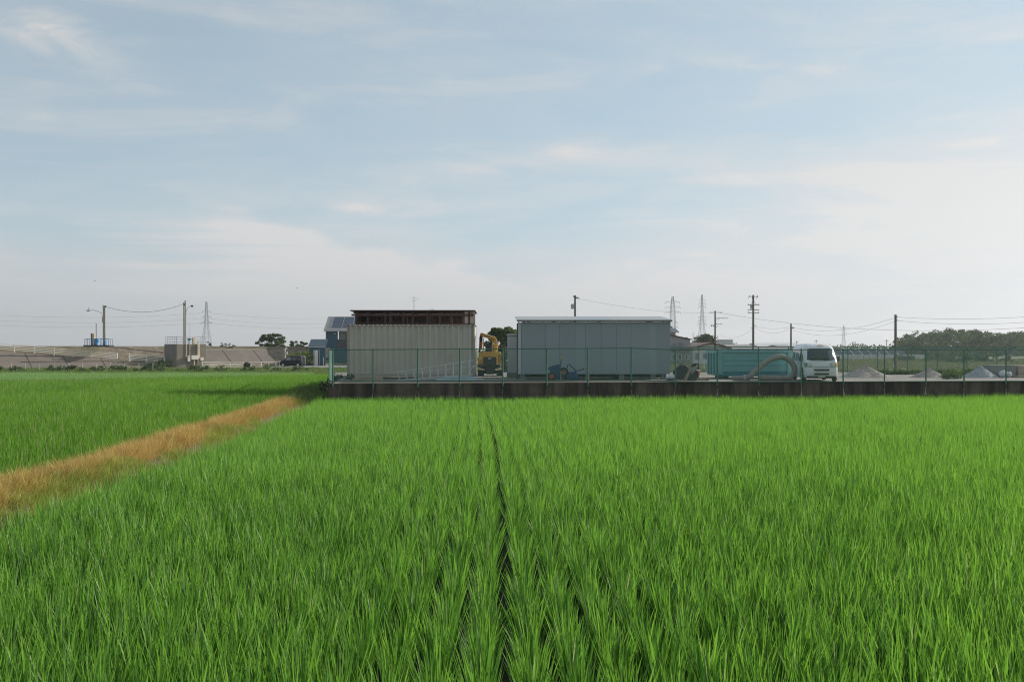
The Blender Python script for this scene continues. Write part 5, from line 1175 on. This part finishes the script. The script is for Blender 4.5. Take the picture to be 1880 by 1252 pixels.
def crossarm(t, z, w, ox=0, n_ins=3, m_='poledark', th=.07, ins=True):
    c = MB().box(ox-w/2, ox+w/2, -.14, -.06, z-th/2, z+th/2).build('crossarm', M[m_], t)
    if ins:
        for k in range(n_ins): x = ox-w/2+.08+(w-.16)*k/(n_ins-1); MB().tube([(x, -.1, z), (x, -.1, z+.14)], [.05, .035], 6).build('insulator', M['insul'], c)
# pole behind the grey prefab with transformer
dA = 110; t, H_ = pole('pole with a small transformer behind the grey prefab roof', 1055.8, 542.5, 670, dA, .14, 'poledark', z0=G); kA = F/dA
crossarm(t, H_-.18, .35, -.05, 2)
MB().blob((.22, 0, H_-.28), .28, .12, .10, 8, 5).build('lamp_head', M['galv'], t); 
MB().tube([(-.30, 0, H_-1.45), (-.30, 0, H_-.98)], .17, 10).build('transformer', M['galv'], t); MB().bar((-.3, 0, H_-1.0), (0, 0, H_-.95), .06).build('bracket', M['dark'], t); MB().bar((-.45, 0, H_-1.55), (0, 0, H_-1.4), .04).build('bracket', M['dark'], t)
PA = Vector((t.location.x, dA, G+H_-.3))
dB = 160; t, H_ = pole('pole with offset crossarms above the white gabled house', 1313, 571, 668, dB, .16, 'poledark', z0=G); kB = F/dB
crossarm(t, H_-.28, 2.0, .1, 5); crossarm(t, H_-1.2, .9, 1.55, 3); MB().bar((.0, 0, H_-1.15), (1.2, 0, H_-1.15), .05).build('arm', M['poledark'], t); MB().bar((.0, 0, H_-1.5), (.8, 0, H_-1.2), .05).build('brace', M['poledark'], t)
crossarm(t, H_-2.15, 1.0, .6, 2); crossarm(t, H_-2.35, .9, -.3, 3); MB().bar((.0, 0, H_-2.7), (.5, 0, H_-2.4), .05).build('brace', M['poledark'], t)
for k in range(3): MB().tube([(-.55+.25*k, 0, H_-2.55), (-.55+.25*k, 0, H_-2.25)], .07, 6).build('insulator_stack', M['insul'], t)
PB = Vector((t.location.x+.6, dB, G+H_-.28))
dC = 120; t, H_ = pole('tallest pole with four tiers of crossarms between skip and white house', 1383, 541.8, 668, dC, .15, 'poledark', z0=G)
crossarm(t, H_-.2, 1.15, 0, 3); MB().bar((-.5, -.1, H_-.2), (-.62, -.1, H_-.42), .04).build('drop_bracket', M['poledark'], t); MB().bar((.5, -.1, H_-.2), (.35, -.1, H_-.42), .04).build('drop_bracket', M['poledark'], t); MB().bar((-.1, -.1, H_-.2), (-.2, -.1, H_-.45), .04).build('drop_bracket', M['poledark'], t)
crossarm(t, H_-1.2, 1.4, 0, 3); crossarm(t, H_-1.8, 1.35, 0, 2, ins=False); crossarm(t, H_-2.15, 1.35, 0, 3)
MB().box(-.36, -.14, -.15, .05, H_-1.7, H_-1.22).build('transformer', M['galv'], t); MB().bar((0, -.1, H_-.75), (.35, -.1, H_-1.15), .04).build('brace', M['poledark'], t); MB().bar((0, -.1, H_-.75), (-.35, -.1, H_-1.15), .04).build('brace', M['poledark'], t)
MB().box(.03, .34, -.05, .05, H_-3.72, H_-3.66).build('step_arm', M['poledark'], t); MB().box(-.3, .03, -.05, .05, H_-4.0, H_-3.95).build('step_arm', M['poledark'], t)
PC = Vector((t.location.x, dC, G+H_-2.9))
dD = 118; t, H_ = pole('short plain pole with a small lamp rising behind the white van', 1452.3, 594.5, 668, dD, .12, 'poledark', z0=G)
MB().box(.12, .34, -.08, .08, H_-.55, H_-.42).build('lamp_head', M['dark'], t); MB().bar((0, 0, H_-.45), (.15, 0, H_-.48), .03).build('lamp_arm', M['dark'], t); PD = Vector((t.location.x, dD, G+H_-.4))
dE = 85; t, H_ = pole('lone dark wooden pole standing in the field behind the gravel heaps', 1644.3, 578, 675, dE, .13, 'poledark', z0=G); PE = Vector((t.location.x, dE, G+H_))
for k in range(2): MB().box(.0, .18, -.04, .04, H_-.20-.3*k, H_-.15-.3*k).build('insulator', M['insul'], t)
wire('long wire from the transformer pole to the pole with offset crossarms', PA, PB, .6, .016)
wire('upper wire from the offset-crossarm pole past the tallest pole to the right', PB, (X(1900, 125), 125, Z(601, 125)), 1.4, .022)
wire('wire from the tallest pole to the short lamp pole', (PC.x, PC.y, Z(599, dC)), PD, .25, .014)
wire('lower sagging wire from the tallest pole to the short lamp pole', (PC.x, PC.y, Z(600, dC)), (PD.x, PD.y, Z(602.5, dD)), .7, .012)
wire('wire from the short lamp pole to the lone field pole', PD, PE-Vector((0, 0, .25)), .75, .014)
wire('lower wire from the short lamp pole to the lone field pole', PD-Vector((0, 0, .3)), PE-Vector((0, 0, .55)), .95, .012)
wire('topmost wire from the lone field pole out of frame to the right', PE-Vector((0, 0, .2)), (X(2150, 70), 70, Z(551, 70)), .62, .012)
wire('middle wire from the lone field pole out of frame to the right', PE-Vector((0, 0, .5)), (X(2150, 70), 70, Z(556, 70)), .80, .012)
wire('slack low wire between the offset-crossarm pole and the tallest pole', (PB.x, PB.y, Z(613, dB)), (PC.x, PC.y, Z(603, dC)), .9, .012)

# ------------------------------------------------------------------ pylons
def pylon(label, px, ytop, H_, wtop, wbase, arms, waist=.45, rot=0.0, mem=.20):
    mem *= .6
    d = H_*F/(HY-ytop+.0)*1.0; d = (H_+G-CAMZ)*F/(HY-ytop)
    t = thing('transmission_pylon', label, 'pylon', (X(px, d), d, G), rot, 'transmission pylons on the horizon')
    def hw_(z):
        f = z/H_; return (wbase+(wtop*1.5-wbase)*f/waist if f < waist else wtop*1.5+(wtop*.5-wtop*1.5)*(f-waist)/(1-waist))/2
    q = MB(); zs = [0]; z = 0
    while z < H_*.985: z += max(hw_(z)*2*1.05, 1.6); zs.append(min(z, H_))
    for a, b_ in zip(zs[:-1], zs[1:]):
        A_ = [(sx_*hw_(a), sy_*hw_(a), a) for sx_, sy_ in ((-1, -1), (1, -1), (1, 1), (-1, 1))]; B_ = [(sx_*hw_(b_), sy_*hw_(b_), b_) for sx_, sy_ in ((-1, -1), (1, -1), (1, 1), (-1, 1))]
        for i in range(4):
            q.bar(A_[i], B_[i], mem*1.5); j = (i+1) % 4; q.bar(A_[i], B_[j], mem*.7); q.bar(A_[j], B_[i], mem*.7); q.bar(B_[i], B_[j], mem*.7)
    q.build('lattice_tower', M['pylon'], t)
    for f, L_ in arms:
        z = H_*f
        for s_i in (-1, 1):
            q = MB(); w = hw_(z)
            for sy_ in (-1, 1): q.bar((s_i*w, sy_*w, z), (s_i*(w+L_), 0, z+.3), mem); q.bar((s_i*w, sy_*w, z+1.3), (s_i*(w+L_), 0, z+.3), mem*.8)
            q.bar((s_i*(w+L_), 0, z+.3), (s_i*(w+L_), 0, z-1.2), mem*1.3); q.build('crossarm', M['pylon'], t)
    return t
pylon('lattice pylon beyond the embankment, just right of the sluice lamp pole', 379, 553.5, 42, 2.0, 8.0, ((.795, 2.6), (.68, 2.6), (.57, 2.8)), .5, 0, .22)
pylon('broad lattice pylon rising behind the right end of the grey prefab roof', 1235, 543.5, 42, 1.8, 5.0, ((.88, 4.4), (.79, 4.4), (.70, 4.4), (.52, 2.2), (.44, 2.2), (.35, 2.2)), .8, .1, .22)
pylon('slender lattice pylon between prefab roof and the crossarm poles', 1289, 541.5, 48, 1.6, 7.6, ((.90, 2.2), (.84, 2.2), (.78, 2.2), (.60, 2.2), (.54, 2.2), (.48, 2.2)), .55, .1, .20)
pylon('faint distant pylon right of the short lamp pole, above the van', 1549, 597.5, 42, 2.2, 7.0, ((.82, 3.5), (.70, 3.5), (.58, 3.5)), .5, 0, .32)
for k, (y0_, y1_) in enumerate(((575.5, 575), (585, 585), (594, 593))):
    lab = ['highest', 'middle', 'lowest'][k]
    wire('%s faint transmission line passing left of the pylon' % lab, (X(-40, 760), 760, Z(y0_+1.5, 760)), (X(373, 800), 800, Z(y1_, 800)), 3, .07, 24, 'faint transmission lines on the left')
    wire('%s faint transmission line between the pylon and the blue house' % lab, (X(385, 800), 800, Z(y1_, 800)), (X(640, 1000), 1000, Z(y1_+7, 1000)), 3, .08, 24, 'faint transmission lines on the left')

# ------------------------------------------------------------------ blue house and slate-blue shed
hd2 = 165.0; hz = Z(672, hd2)
hs_ = thing('blue_house', 'deep blue two-storey house with solar panels half hidden by the container', 'house', (X(598, hd2), hd2, hz))
def h(px): return X(px, hd2)-hs_.location.x
def hh(py): return Z(py, hd2)-hz
HW = 8.5; EH = hh(607.5); RH = EH+1.75; HD = 7.0
def wallpiece(x0, x1, z0, z1, m_='house', y=0): box(x0, x1, y, y+.15, z0, z1).build('wall', M[m_], hs_)
wallpiece(0, h(620), hh(639), EH); wallpiece(h(598), h(606.5), hh(639)-.001-(0), hh(639)) if False else None
wallpiece(0, h(606.5), hh(657), hh(639)-.005, 'pinkwall'); wallpiece(0, h(606.5), 0, hh(657)-.005)
wallpiece(h(606.5)+.005, HW, 0, hh(639)-.005, 'house', 0); wallpiece(h(619.5)+.05, HW, hh(639), EH, 'pinkwall', 1.0)
MB().box(-.0, .15, .15, HD, 0, EH).build('wall', M['house'], hs_)
w_ = box(h(622), h(630.5), .98, 1.0, hh(624), hh(613.5)).build('window', M['trim'], hs_); box(h(622.8), h(629.5), .95, .978, hh(623), hh(614.5)).build('pane', M['glasspale'], w_)
w_ = box(h(631), h(638), .98, 1.0, hh(626), hh(613.5)).build('window', M['dark'], hs_); box(h(631.5), h(637.5), .95, .978, hh(625), hh(614)).build('pane', M['glass'], w_)
box(h(619.5), h(660), -.12, -.05, hh(638), hh(623.5)).build('balcony_front', M['balcony'], hs_)
MB().disc((h(615), -.05, hh(613)), (0, 1, 0), .10, .08, 8).build('wall_lamp', M['white'], hs_)
y0r, y1r = -.45, HD/2; x0r, x1r = -.25, HW+.3
def rp(x, f): return (x, y0r+(y1r-y0r)*f, EH-.05+(RH-EH)*f)
RHz = Z(582.8, hd2+y1r)-hz
def rp(x, f, up=0.0): return Vector((x, y0r+(y1r-y0r)*f, EH-.02+(RHz-EH)*f+up))
q = MB(); vs = [rp(x0r, 0), rp(x1r, 0), rp(x1r, 1), rp(x0r, 1), rp(x0r, 0, .14), rp(x1r, 0, .14), rp(x1r, 1, .14), rp(x0r, 1, .14)]
q.add(vs, [(0, 3, 2, 1), (4, 5, 6, 7), (0, 1, 5, 4), (1, 2, 6, 5), (2, 3, 7, 6), (3, 0, 4, 7)]); rf = q.build('roof', M['houseroof'], hs_)
q = MB(); A4 = [(x0r, y1r+.01, RHz-.02), (x1r, y1r+.01, RHz-.02), (x1r, HD+.4, EH), (x0r, HD+.4, EH)]; q.add(A4+[(a_, b_, c_+.14) for a_, b_, c_ in A4], [(0, 3, 2, 1), (4, 5, 6, 7), (0, 1, 5, 4), (1, 2, 6, 5), (2, 3, 7, 6), (3, 0, 4, 7)]); q.build('roof', M['houseroof'], hs_)
MB().prism([(0, EH-.02), (HD, EH-.02), (y1r, RHz-.1)], 0, .02, .14).build('gable_wall', M['house'], hs_)
box(x0r, x1r, y0r-.12, y0r-.01, EH-.12, EH+.02).build('gutter', M['trim'], hs_)
for i in range(5):
    for j in range(2):
        a_ = .9+i*1.75; f0, f1 = .16+j*.39, .16+j*.39+.375
        q = MB(); P4 = [rp(a_, f0, .17), rp(a_+1.68, f0, .17), rp(a_+1.68, f1, .17), rp(a_, f1, .17)]; q.add([tuple(p) for p in P4]+[tuple(p+Vector((0, 0, .05))) for p in P4], [(0, 3, 2, 1), (4, 5, 6, 7), (0, 1, 5, 4), (1, 2, 6, 5), (2, 3, 7, 6), (3, 0, 4, 7)])
        q.build('solar_panel', M['solar'], rf)
    q = MB(); q.bar(rp(.9+i*1.75-.035, .14, .2), rp(.9+i*1.75-.035, .95, .2), .05, .06); q.build('panel_rail', M['trim'], rf)
bs = thing('garden_shed', 'small slate-roofed blue shed with a pale door, left of the blue house', 'shed', (X(567.5, 158), 158, Z(672, 158)))
def g2(px): return X(px, 158)-bs.location.x
def g3(py): return Z(py, 158)-bs.location.z
box(0, g2(597.5), 0, .12, 0, g3(637.5)).build('wall', M['house'], bs); box(0, .12, .12, 2.6, 0, g3(637.5)).build('wall', M['house'], bs)
q = MB(); a_, b_ = -.12, g2(598); z0_, z1_ = g3(636.8), Z(624, 159.8)-bs.location.z; vv = [(a_, -.25, z0_), (b_, -.25, z0_), (b_, 1.6, z1_), (a_+.1, 1.6, z1_)]; q.add(vv+[(x, y, z+.08) for x, y, z in vv], [(0, 3, 2, 1), (4, 5, 6, 7), (0, 1, 5, 4), (1, 2, 6, 5), (2, 3, 7, 6), (3, 0, 4, 7)]); rf2 = q.build('roof', M['shedroof'], bs)
for k in range(9): f_ = k/8; MB().bar((a_+.05+(b_-a_-.05)*f_, -.24, z0_+.10), (a_+.14+(b_-a_-.14)*f_, 1.6, z1_+.10), .03, .03).build('roof_seam', M['shedroof'], rf2)
box(g2(575.5), g2(586.5), -.05, .0, .05, g3(643)).build('door_frame', M['trim'], bs); box(g2(578), g2(583.5), -.09, -.052, .05, g3(643.8)).build('door', M['whitepipe'], bs); box(g2(584), g2(585.6), -.08, -.052, .05, g3(644)).build('side_light', M['glass'], bs)
box(-.1, g2(597), -.25, -.15, z0_-.12, z0_+.0).build('gutter', M['trim'], bs)
o = MB().tube([(X(594, 156), 156, Z(672, 156)), (X(594, 156), 156, Z(656, 156))], .05, 6).build('pipe_post', M['trim']); tag(o, 'short grey stand pipe in front of the blue shed', 'pipe')

# ------------------------------------------------------------------ workshop, houses and far buildings on the right
dW = 170; wz = G
wk = thing('grey_workshop', 'grey workshop with a raised ridge tower right behind the prefab', 'building', (X(1215, dW), dW, wz))
def w1(px): return X(px, dW)-wk.location.x
def w2(py): return Z(py, dW)-wz
q = MB(); q.prism([(0, 0), (w1(1267), 0), (w1(1267), w2(624)), (w1(1231), w2(616.5)), (0, w2(613))], 1, 0, .2); q.build('front_wall', M['greywall'], wk)
MB().box(w1(1266.8)-.2, w1(1267)-.005, .2, 8, 0, w2(624)).build('side_wall', M['greywall'], wk)
q = MB(); pr = [(-.3, w2(612.6)), (w1(1231), w2(615.6)), (w1(1270.5), w2(624.3)), (w1(1270.5), w2(624.3)+.14), (w1(1231), w2(615.6)+.14), (-.3, w2(612.6)+.14)]; q.prism(pr, 1, -.3, 8); q.build('roof', M['brownroof'], wk)
w_ = box(w1(1235), w1(1254), -.05, -.01, w2(634.5), w2(629.5)).build('window', M['glasspale'], wk)
for k in range(1): box(w1(1244)-.04, w1(1244)+.04, -.08, -.052, w2(634.4), w2(629.6)).build('mullion', M['trim'], w_)
for (a_, b_) in ((1233, 1243), (1244.5, 1252), (1258, 1263), (1264, 1266.5)):
    w_ = box(w1(a_), w1(b_), -.05, -.01, w2(661), w2(650.5)).build('window', M['whitewall'], wk); box(w1(a_)+.12, w1(b_)-.12, -.07, -.052, w2(660), w2(651.5)).build('pane', M['glasspale'], w_)
box(w1(1222), w1(1268), -.9, -.05, w2(640.5), w2(638.5)).build('awning', M['shedroof'], wk)
box(w1(1220), w1(1243.5), 2, 4.5, w2(618), w2(610.5)).build('ridge_tower', M['pinkwall'], wk)
q = MB(); P4 = [(w1(1216), 1.6, w2(610.8)), (w1(1249.5), 1.6, w2(610.8)), (w1(1244.5), 3.2, w2(603)), (w1(1216), 3.2, w2(603))]; q.add(P4+[(x, y, z+.1) for x, y, z in P4], [(0, 3, 2, 1), (4, 5, 6, 7), (0, 1, 5, 4), (1, 2, 6, 5), (2, 3, 7, 6), (3, 0, 4, 7)]); rr2 = q.build('tower_roof', M['roofpale'], wk)
for k in range(5): f_ = k/4; MB().bar((w1(1227)+(w1(1249)-w1(1227))*f_, 1.6, w2(610.6)+.12), (w1(1224)+(w1(1244)-w1(1224))*f_, 3.2, w2(603)+.12), .10, .05).build('roof_seam', M['shedroof'], rr2)
for px in (1231.5, 1236, 1239): MB().tube([(w1(px), 3.3, w2(603)), (w1(px), 3.3, w2(598.5))], .16, 8).build('vent_pipe', M['greywall'], wk)
dH = 160
wh = thing('gabled_house', 'white house with a low dark-red gable roof left of the tall pole', 'house', (X(1307, dH), dH, wz))
def v1(px): return X(px, dH)-wh.location.x
def v2(py): return Z(py, dH)-wz
q = MB(); q.prism([(v1(1273), 0), (v1(1338), 0), (v1(1338), v2(639.6)), (v1(1307), v2(631.5)), (v1(1273), v2(639.6))], 1, 0, .2); q.build('front_wall', M['whitewall'], wh)
for s_i, pe in ((-1, 1265), (1, 1342)):
    q = MB(); q.add([(0, -.6, v2(630.6)), (v1(pe), -.6, v2(641)), (v1(pe), 7, v2(641)), (0, 7, v2(630.6)), (0, -.6, v2(630.6)+.2), (v1(pe), -.6, v2(641)+.2), (v1(pe), 7, v2(641)+.2), (0, 7, v2(630.6)+.2)], [(0, 3, 2, 1), (4, 5, 6, 7), (0, 1, 5, 4), (1, 2, 6, 5), (2, 3, 7, 6), (3, 0, 4, 7)]); q.build('roof', M['brownroof'], wh)
box(v1(1272), v1(1339), -.25, -.05, v2(640.6), v2(639.7)).build('fascia', M['shedroof'], wh)
for (a_, b_) in ((1274, 1284), (1290, 1300)): w_ = box(v1(a_), v1(b_), -.04, -.01, v2(661), v2(648)).build('window', M['trim'], wh); box(v1(a_)+.12, v1(b_)-.12, -.06, -.042, v2(660), v2(649)).build('pane', M['glasspale'], w_)
box(v1(1335), v1(1337.8), .25, 7, 0, v2(639.9)).build('side_wall', M['whitewall'], wh)
def shedlike(name, label, px0, px1, ytop, ybase, d, roofm, wallm, rise, depth=8, nwin=0):
    t = thing(name, label, 'building', (X(px0, d), d, G)); L_ = X(px1, d)-X(px0, d); h0 = Z(ytop, d)-G-rise
    box(0, L_, 0, .2, 0, h0).build('front_wall', M[wallm], t); box(0, .2, .2, depth, 0, h0).build('side_wall', M[wallm], t); box(L_-.2, L_, .2, depth, 0, h0).build('side_wall', M[wallm], t)
    MB().prism([(-.3, h0+.002), (depth/2, h0+rise), (depth+.3, h0+.002), (depth+.3, h0-.1), (-.3, h0-.1)], 0, -.3, L_+.3).build('roof', M[roofm], t)
    for k in range(nwin): x = L_*(k+.5)/nwin; w_ = box(x-.8, x+.8, -.05, -.01, h0*.45, h0*.75).build('window', M['trim'], t); box(x-.7, x+.7, -.08, -.052, h0*.48, h0*.72).build('pane', M['glasspale'], w_)
    return t
shedlike('outbuilding', 'dark low roof wedged between the grey workshop and the white house', 1268, 1292, 628.8, 660, 185, 'brownroof', 'fardark', .5)
shedlike('far_building', 'pale square block standing tallest on the far horizon', 1325.5, 1345.5, 623.5, 640, 420, 'farbuild', 'farbuild', .1, 10, 3)
shedlike('far_building', 'long low grey-green shed behind the tall pole', 1336, 1381, 632.3, 645, 300, 'fardark', 'fardark', .6, 12, 4)
shedlike('far_building', 'low brownish building strip above the teal skip', 1343, 1452, 638, 650, 230, 'greywall', 'greywall', .3, 8, 8)
shedlike('far_building', 'pale domed greenhouse roof on the horizon above the skip, left one', 1392, 1432, 629.8, 645, 380, 'farbuild', 'farbuild', 1.3, 20)
shedlike('far_building', 'pale greenhouse roof on the horizon just left of the van', 1434, 1470, 629.5, 645, 400, 'farbuild', 'farbuild', 1.4, 20)
shedlike('far_building', 'grey-green low roof on the horizon touching the short lamp pole', 1429, 1452, 633.2, 645, 300, 'fardark', 'fardark', .5, 12)
shedlike('far_building', 'low dark green-grey roof just right of the van roof', 1518, 1541, 634.8, 645, 300, 'fardark', 'fardark', .6, 12)
for k, (px, yt, d, lb) in enumerate(((1130.5 and 1272.5, 611, 175, 'thin pale mast behind the grey workshop'), (1276, 618, 150, 'orange-white thin mast left of the gabled house'), (1318, 616, 158, 'thin slanting mast right of the offset-crossarm pole'))):
    t = tag(MB().tube([(X(px, d), d, G), (X(px, d), d, Z(yt, d))], .05, 6).build('mast', M['galv']), lb, 'mast')
for k, (px, yt, lb) in enumerate(((1498.5, 624, 'tiny far utility pole showing over the van roof'), (1566, 627, 'pair of tiny far frames on the horizon right of the van'), (1628, 623.5, 'tiny far utility pole left of the lone field pole'), (1463, 626, 'tiny far frame above the skip end of the van roof'))):
    t = thing('far_utility_pole', lb, 'utility pole', (X(px, 450), 450, G), 0, 'tiny far poles on the horizon'); H_ = Z(yt, 450)-G
    MB().tube([(0, 0, 0), (0, 0, H_)], .16, 6).build('shaft', M['fardark'], t); MB().box(-.9, .9, -.06, .06, H_-.7, H_-.55).build('crossarm', M['fardark'], t)
    if k in (1,): MB().tube([(1.0, 0, 0), (1.0, 0, H_)], .16, 6).build('shaft', M['fardark'], t)
# solar farm and white sheet fence
dP = 250
sf = thing('solar_array', 'row of tilted dark solar panels above a white low wall, behind the van', 'solar panels', (X(1450, dP), dP+1, G))
for k in range(13):
    x = (k*16.4)/F*dP; q = MB(); z0_, z1_ = Z(651.5, dP)-G, Z(641.3, dP)-G
    P4 = [(x+.9, 0, z0_), (x+2.95, 0, z0_), (x+2.05, 1.6, z1_), (x+.0, 1.6, z1_)]; q.add(P4+[(a_, b_+.02, c_-.06) for a_, b_, c_ in P4], [(0, 1, 2, 3), (7, 6, 5, 4), (0, 4, 5, 1), (1, 5, 6, 2), (2, 6, 7, 3), (3, 7, 4, 0)]); q.build('solar_panel', M['solar'], sf)
    q = MB(); q.bar((x+.82, -.02, z0_), (x-.08, 1.58, z1_), .08, .06); q.build('panel_frame', M['white'], sf)
    MB().box(x+.9, x+1.0, 1.0, 1.1, 0, z0_).build('leg', M['galv'], sf)
lwal = thing('sheet_wall', 'long white low sheet wall below the far solar panels', 'wall', (X(1440, dP-2), dP-2, G))
for k in range(16):
    a_ = k*16.9/F*(dP-2); box(a_, a_+16.7/F*(dP-2), 0, .1, 0, Z(651.5, dP-2)-G).build('sheet_panel', M['whitewall'], lwal)
nf2 = thing('net_fence', 'thin dark wire fence in front of the white sheet wall', 'fence', (X(1440, dP-14), dP-14, G))
for k in range(26): x = k*11.2/F*236; MB().box(x-.04, x+.04, 0, .08, 0, Z(654, 236)-G).build('stake', M['poledark'], nf2)
MB().bar((0, 0, Z(654.3, 236)-G), (26*11.2/F*236, 0, Z(654.3, 236)-G), .05).build('top_wire', M['poledark'], nf2)
for k in range(4):
    x = X(1293+3.2*k*2.2, 120); o = MB().box(x-.06, x+.06, 120, 120.1, G, Z(659, 120)).build('marker_post', M['white']); tag(o, ['white marker post in the field left of the skip, first from the left', 'white marker post in the field left of the skip, second from the left', 'white marker post in the field left of the skip, third from the left', 'white marker post in the field partly behind the skip end'][k], 'post', 'white marker posts')

# two birds high in the haze
for k, (px, py, d, lb) in enumerate(((174, 516, 140, 'tiny bird in the sky above the left lamp pole'), (545, 529, 150, 'tiny bird in the sky left of the rust-brown shelter'))):
    t = thing('bird', lb, 'bird', (X(px, d), d, Z(py, d))); MB().blob((0, 0, 0), .07, .04, .03, 8, 5).build('body', M['dark'], t)
    for s_i in (-1, 1): MB().add([(0, .0, .01), (s_i*.08, -.02, .06), (s_i*.14, .03, .02), (s_i*.08, .07, .05)], [(0, 1, 2, 3)]).build('wing', M['dark'], t)

# ------------------------------------------------------------------ haze: one closed box of even air
if HAZE > 0:
    hb = MB(); hb.box(-3100, 3100, -260, 3100, -1.3, 56)
    hm = bpy.data.materials.new('haze_air'); hm.use_nodes = True; nt = hm.node_tree; nt.nodes.clear()
    o_ = nt.nodes.new('ShaderNodeOutputMaterial'); pv = nt.nodes.new('ShaderNodeVolumePrincipled'); pv.inputs['Color'].default_value = (.93, .96, 1.0, 1); pv.inputs['Density'].default_value = HAZE; pv.inputs['Anisotropy'].default_value = .35
    nt.links.new(pv.outputs[0], o_.inputs['Volume'])
    ho = hb.build('haze', hm); ho['kind'] = 'stuff'; tag(ho, 'thin pale haze filling the air over the plain', 'haze')
SC.cycles.use_denoising = True; SC.cycles.denoiser = 'OPENIMAGEDENOISE'; SC.cycles.denoising_prefilter = 'NONE'; SC.cycles.denoising_input_passes = 'RGB_ALBEDO_NORMAL'; SC.cycles.filter_width = 1.1; SC.cycles.volume_bounces = 0; SC.cycles.max_bounces = 8; SC.cycles.transparent_max_bounces = 8
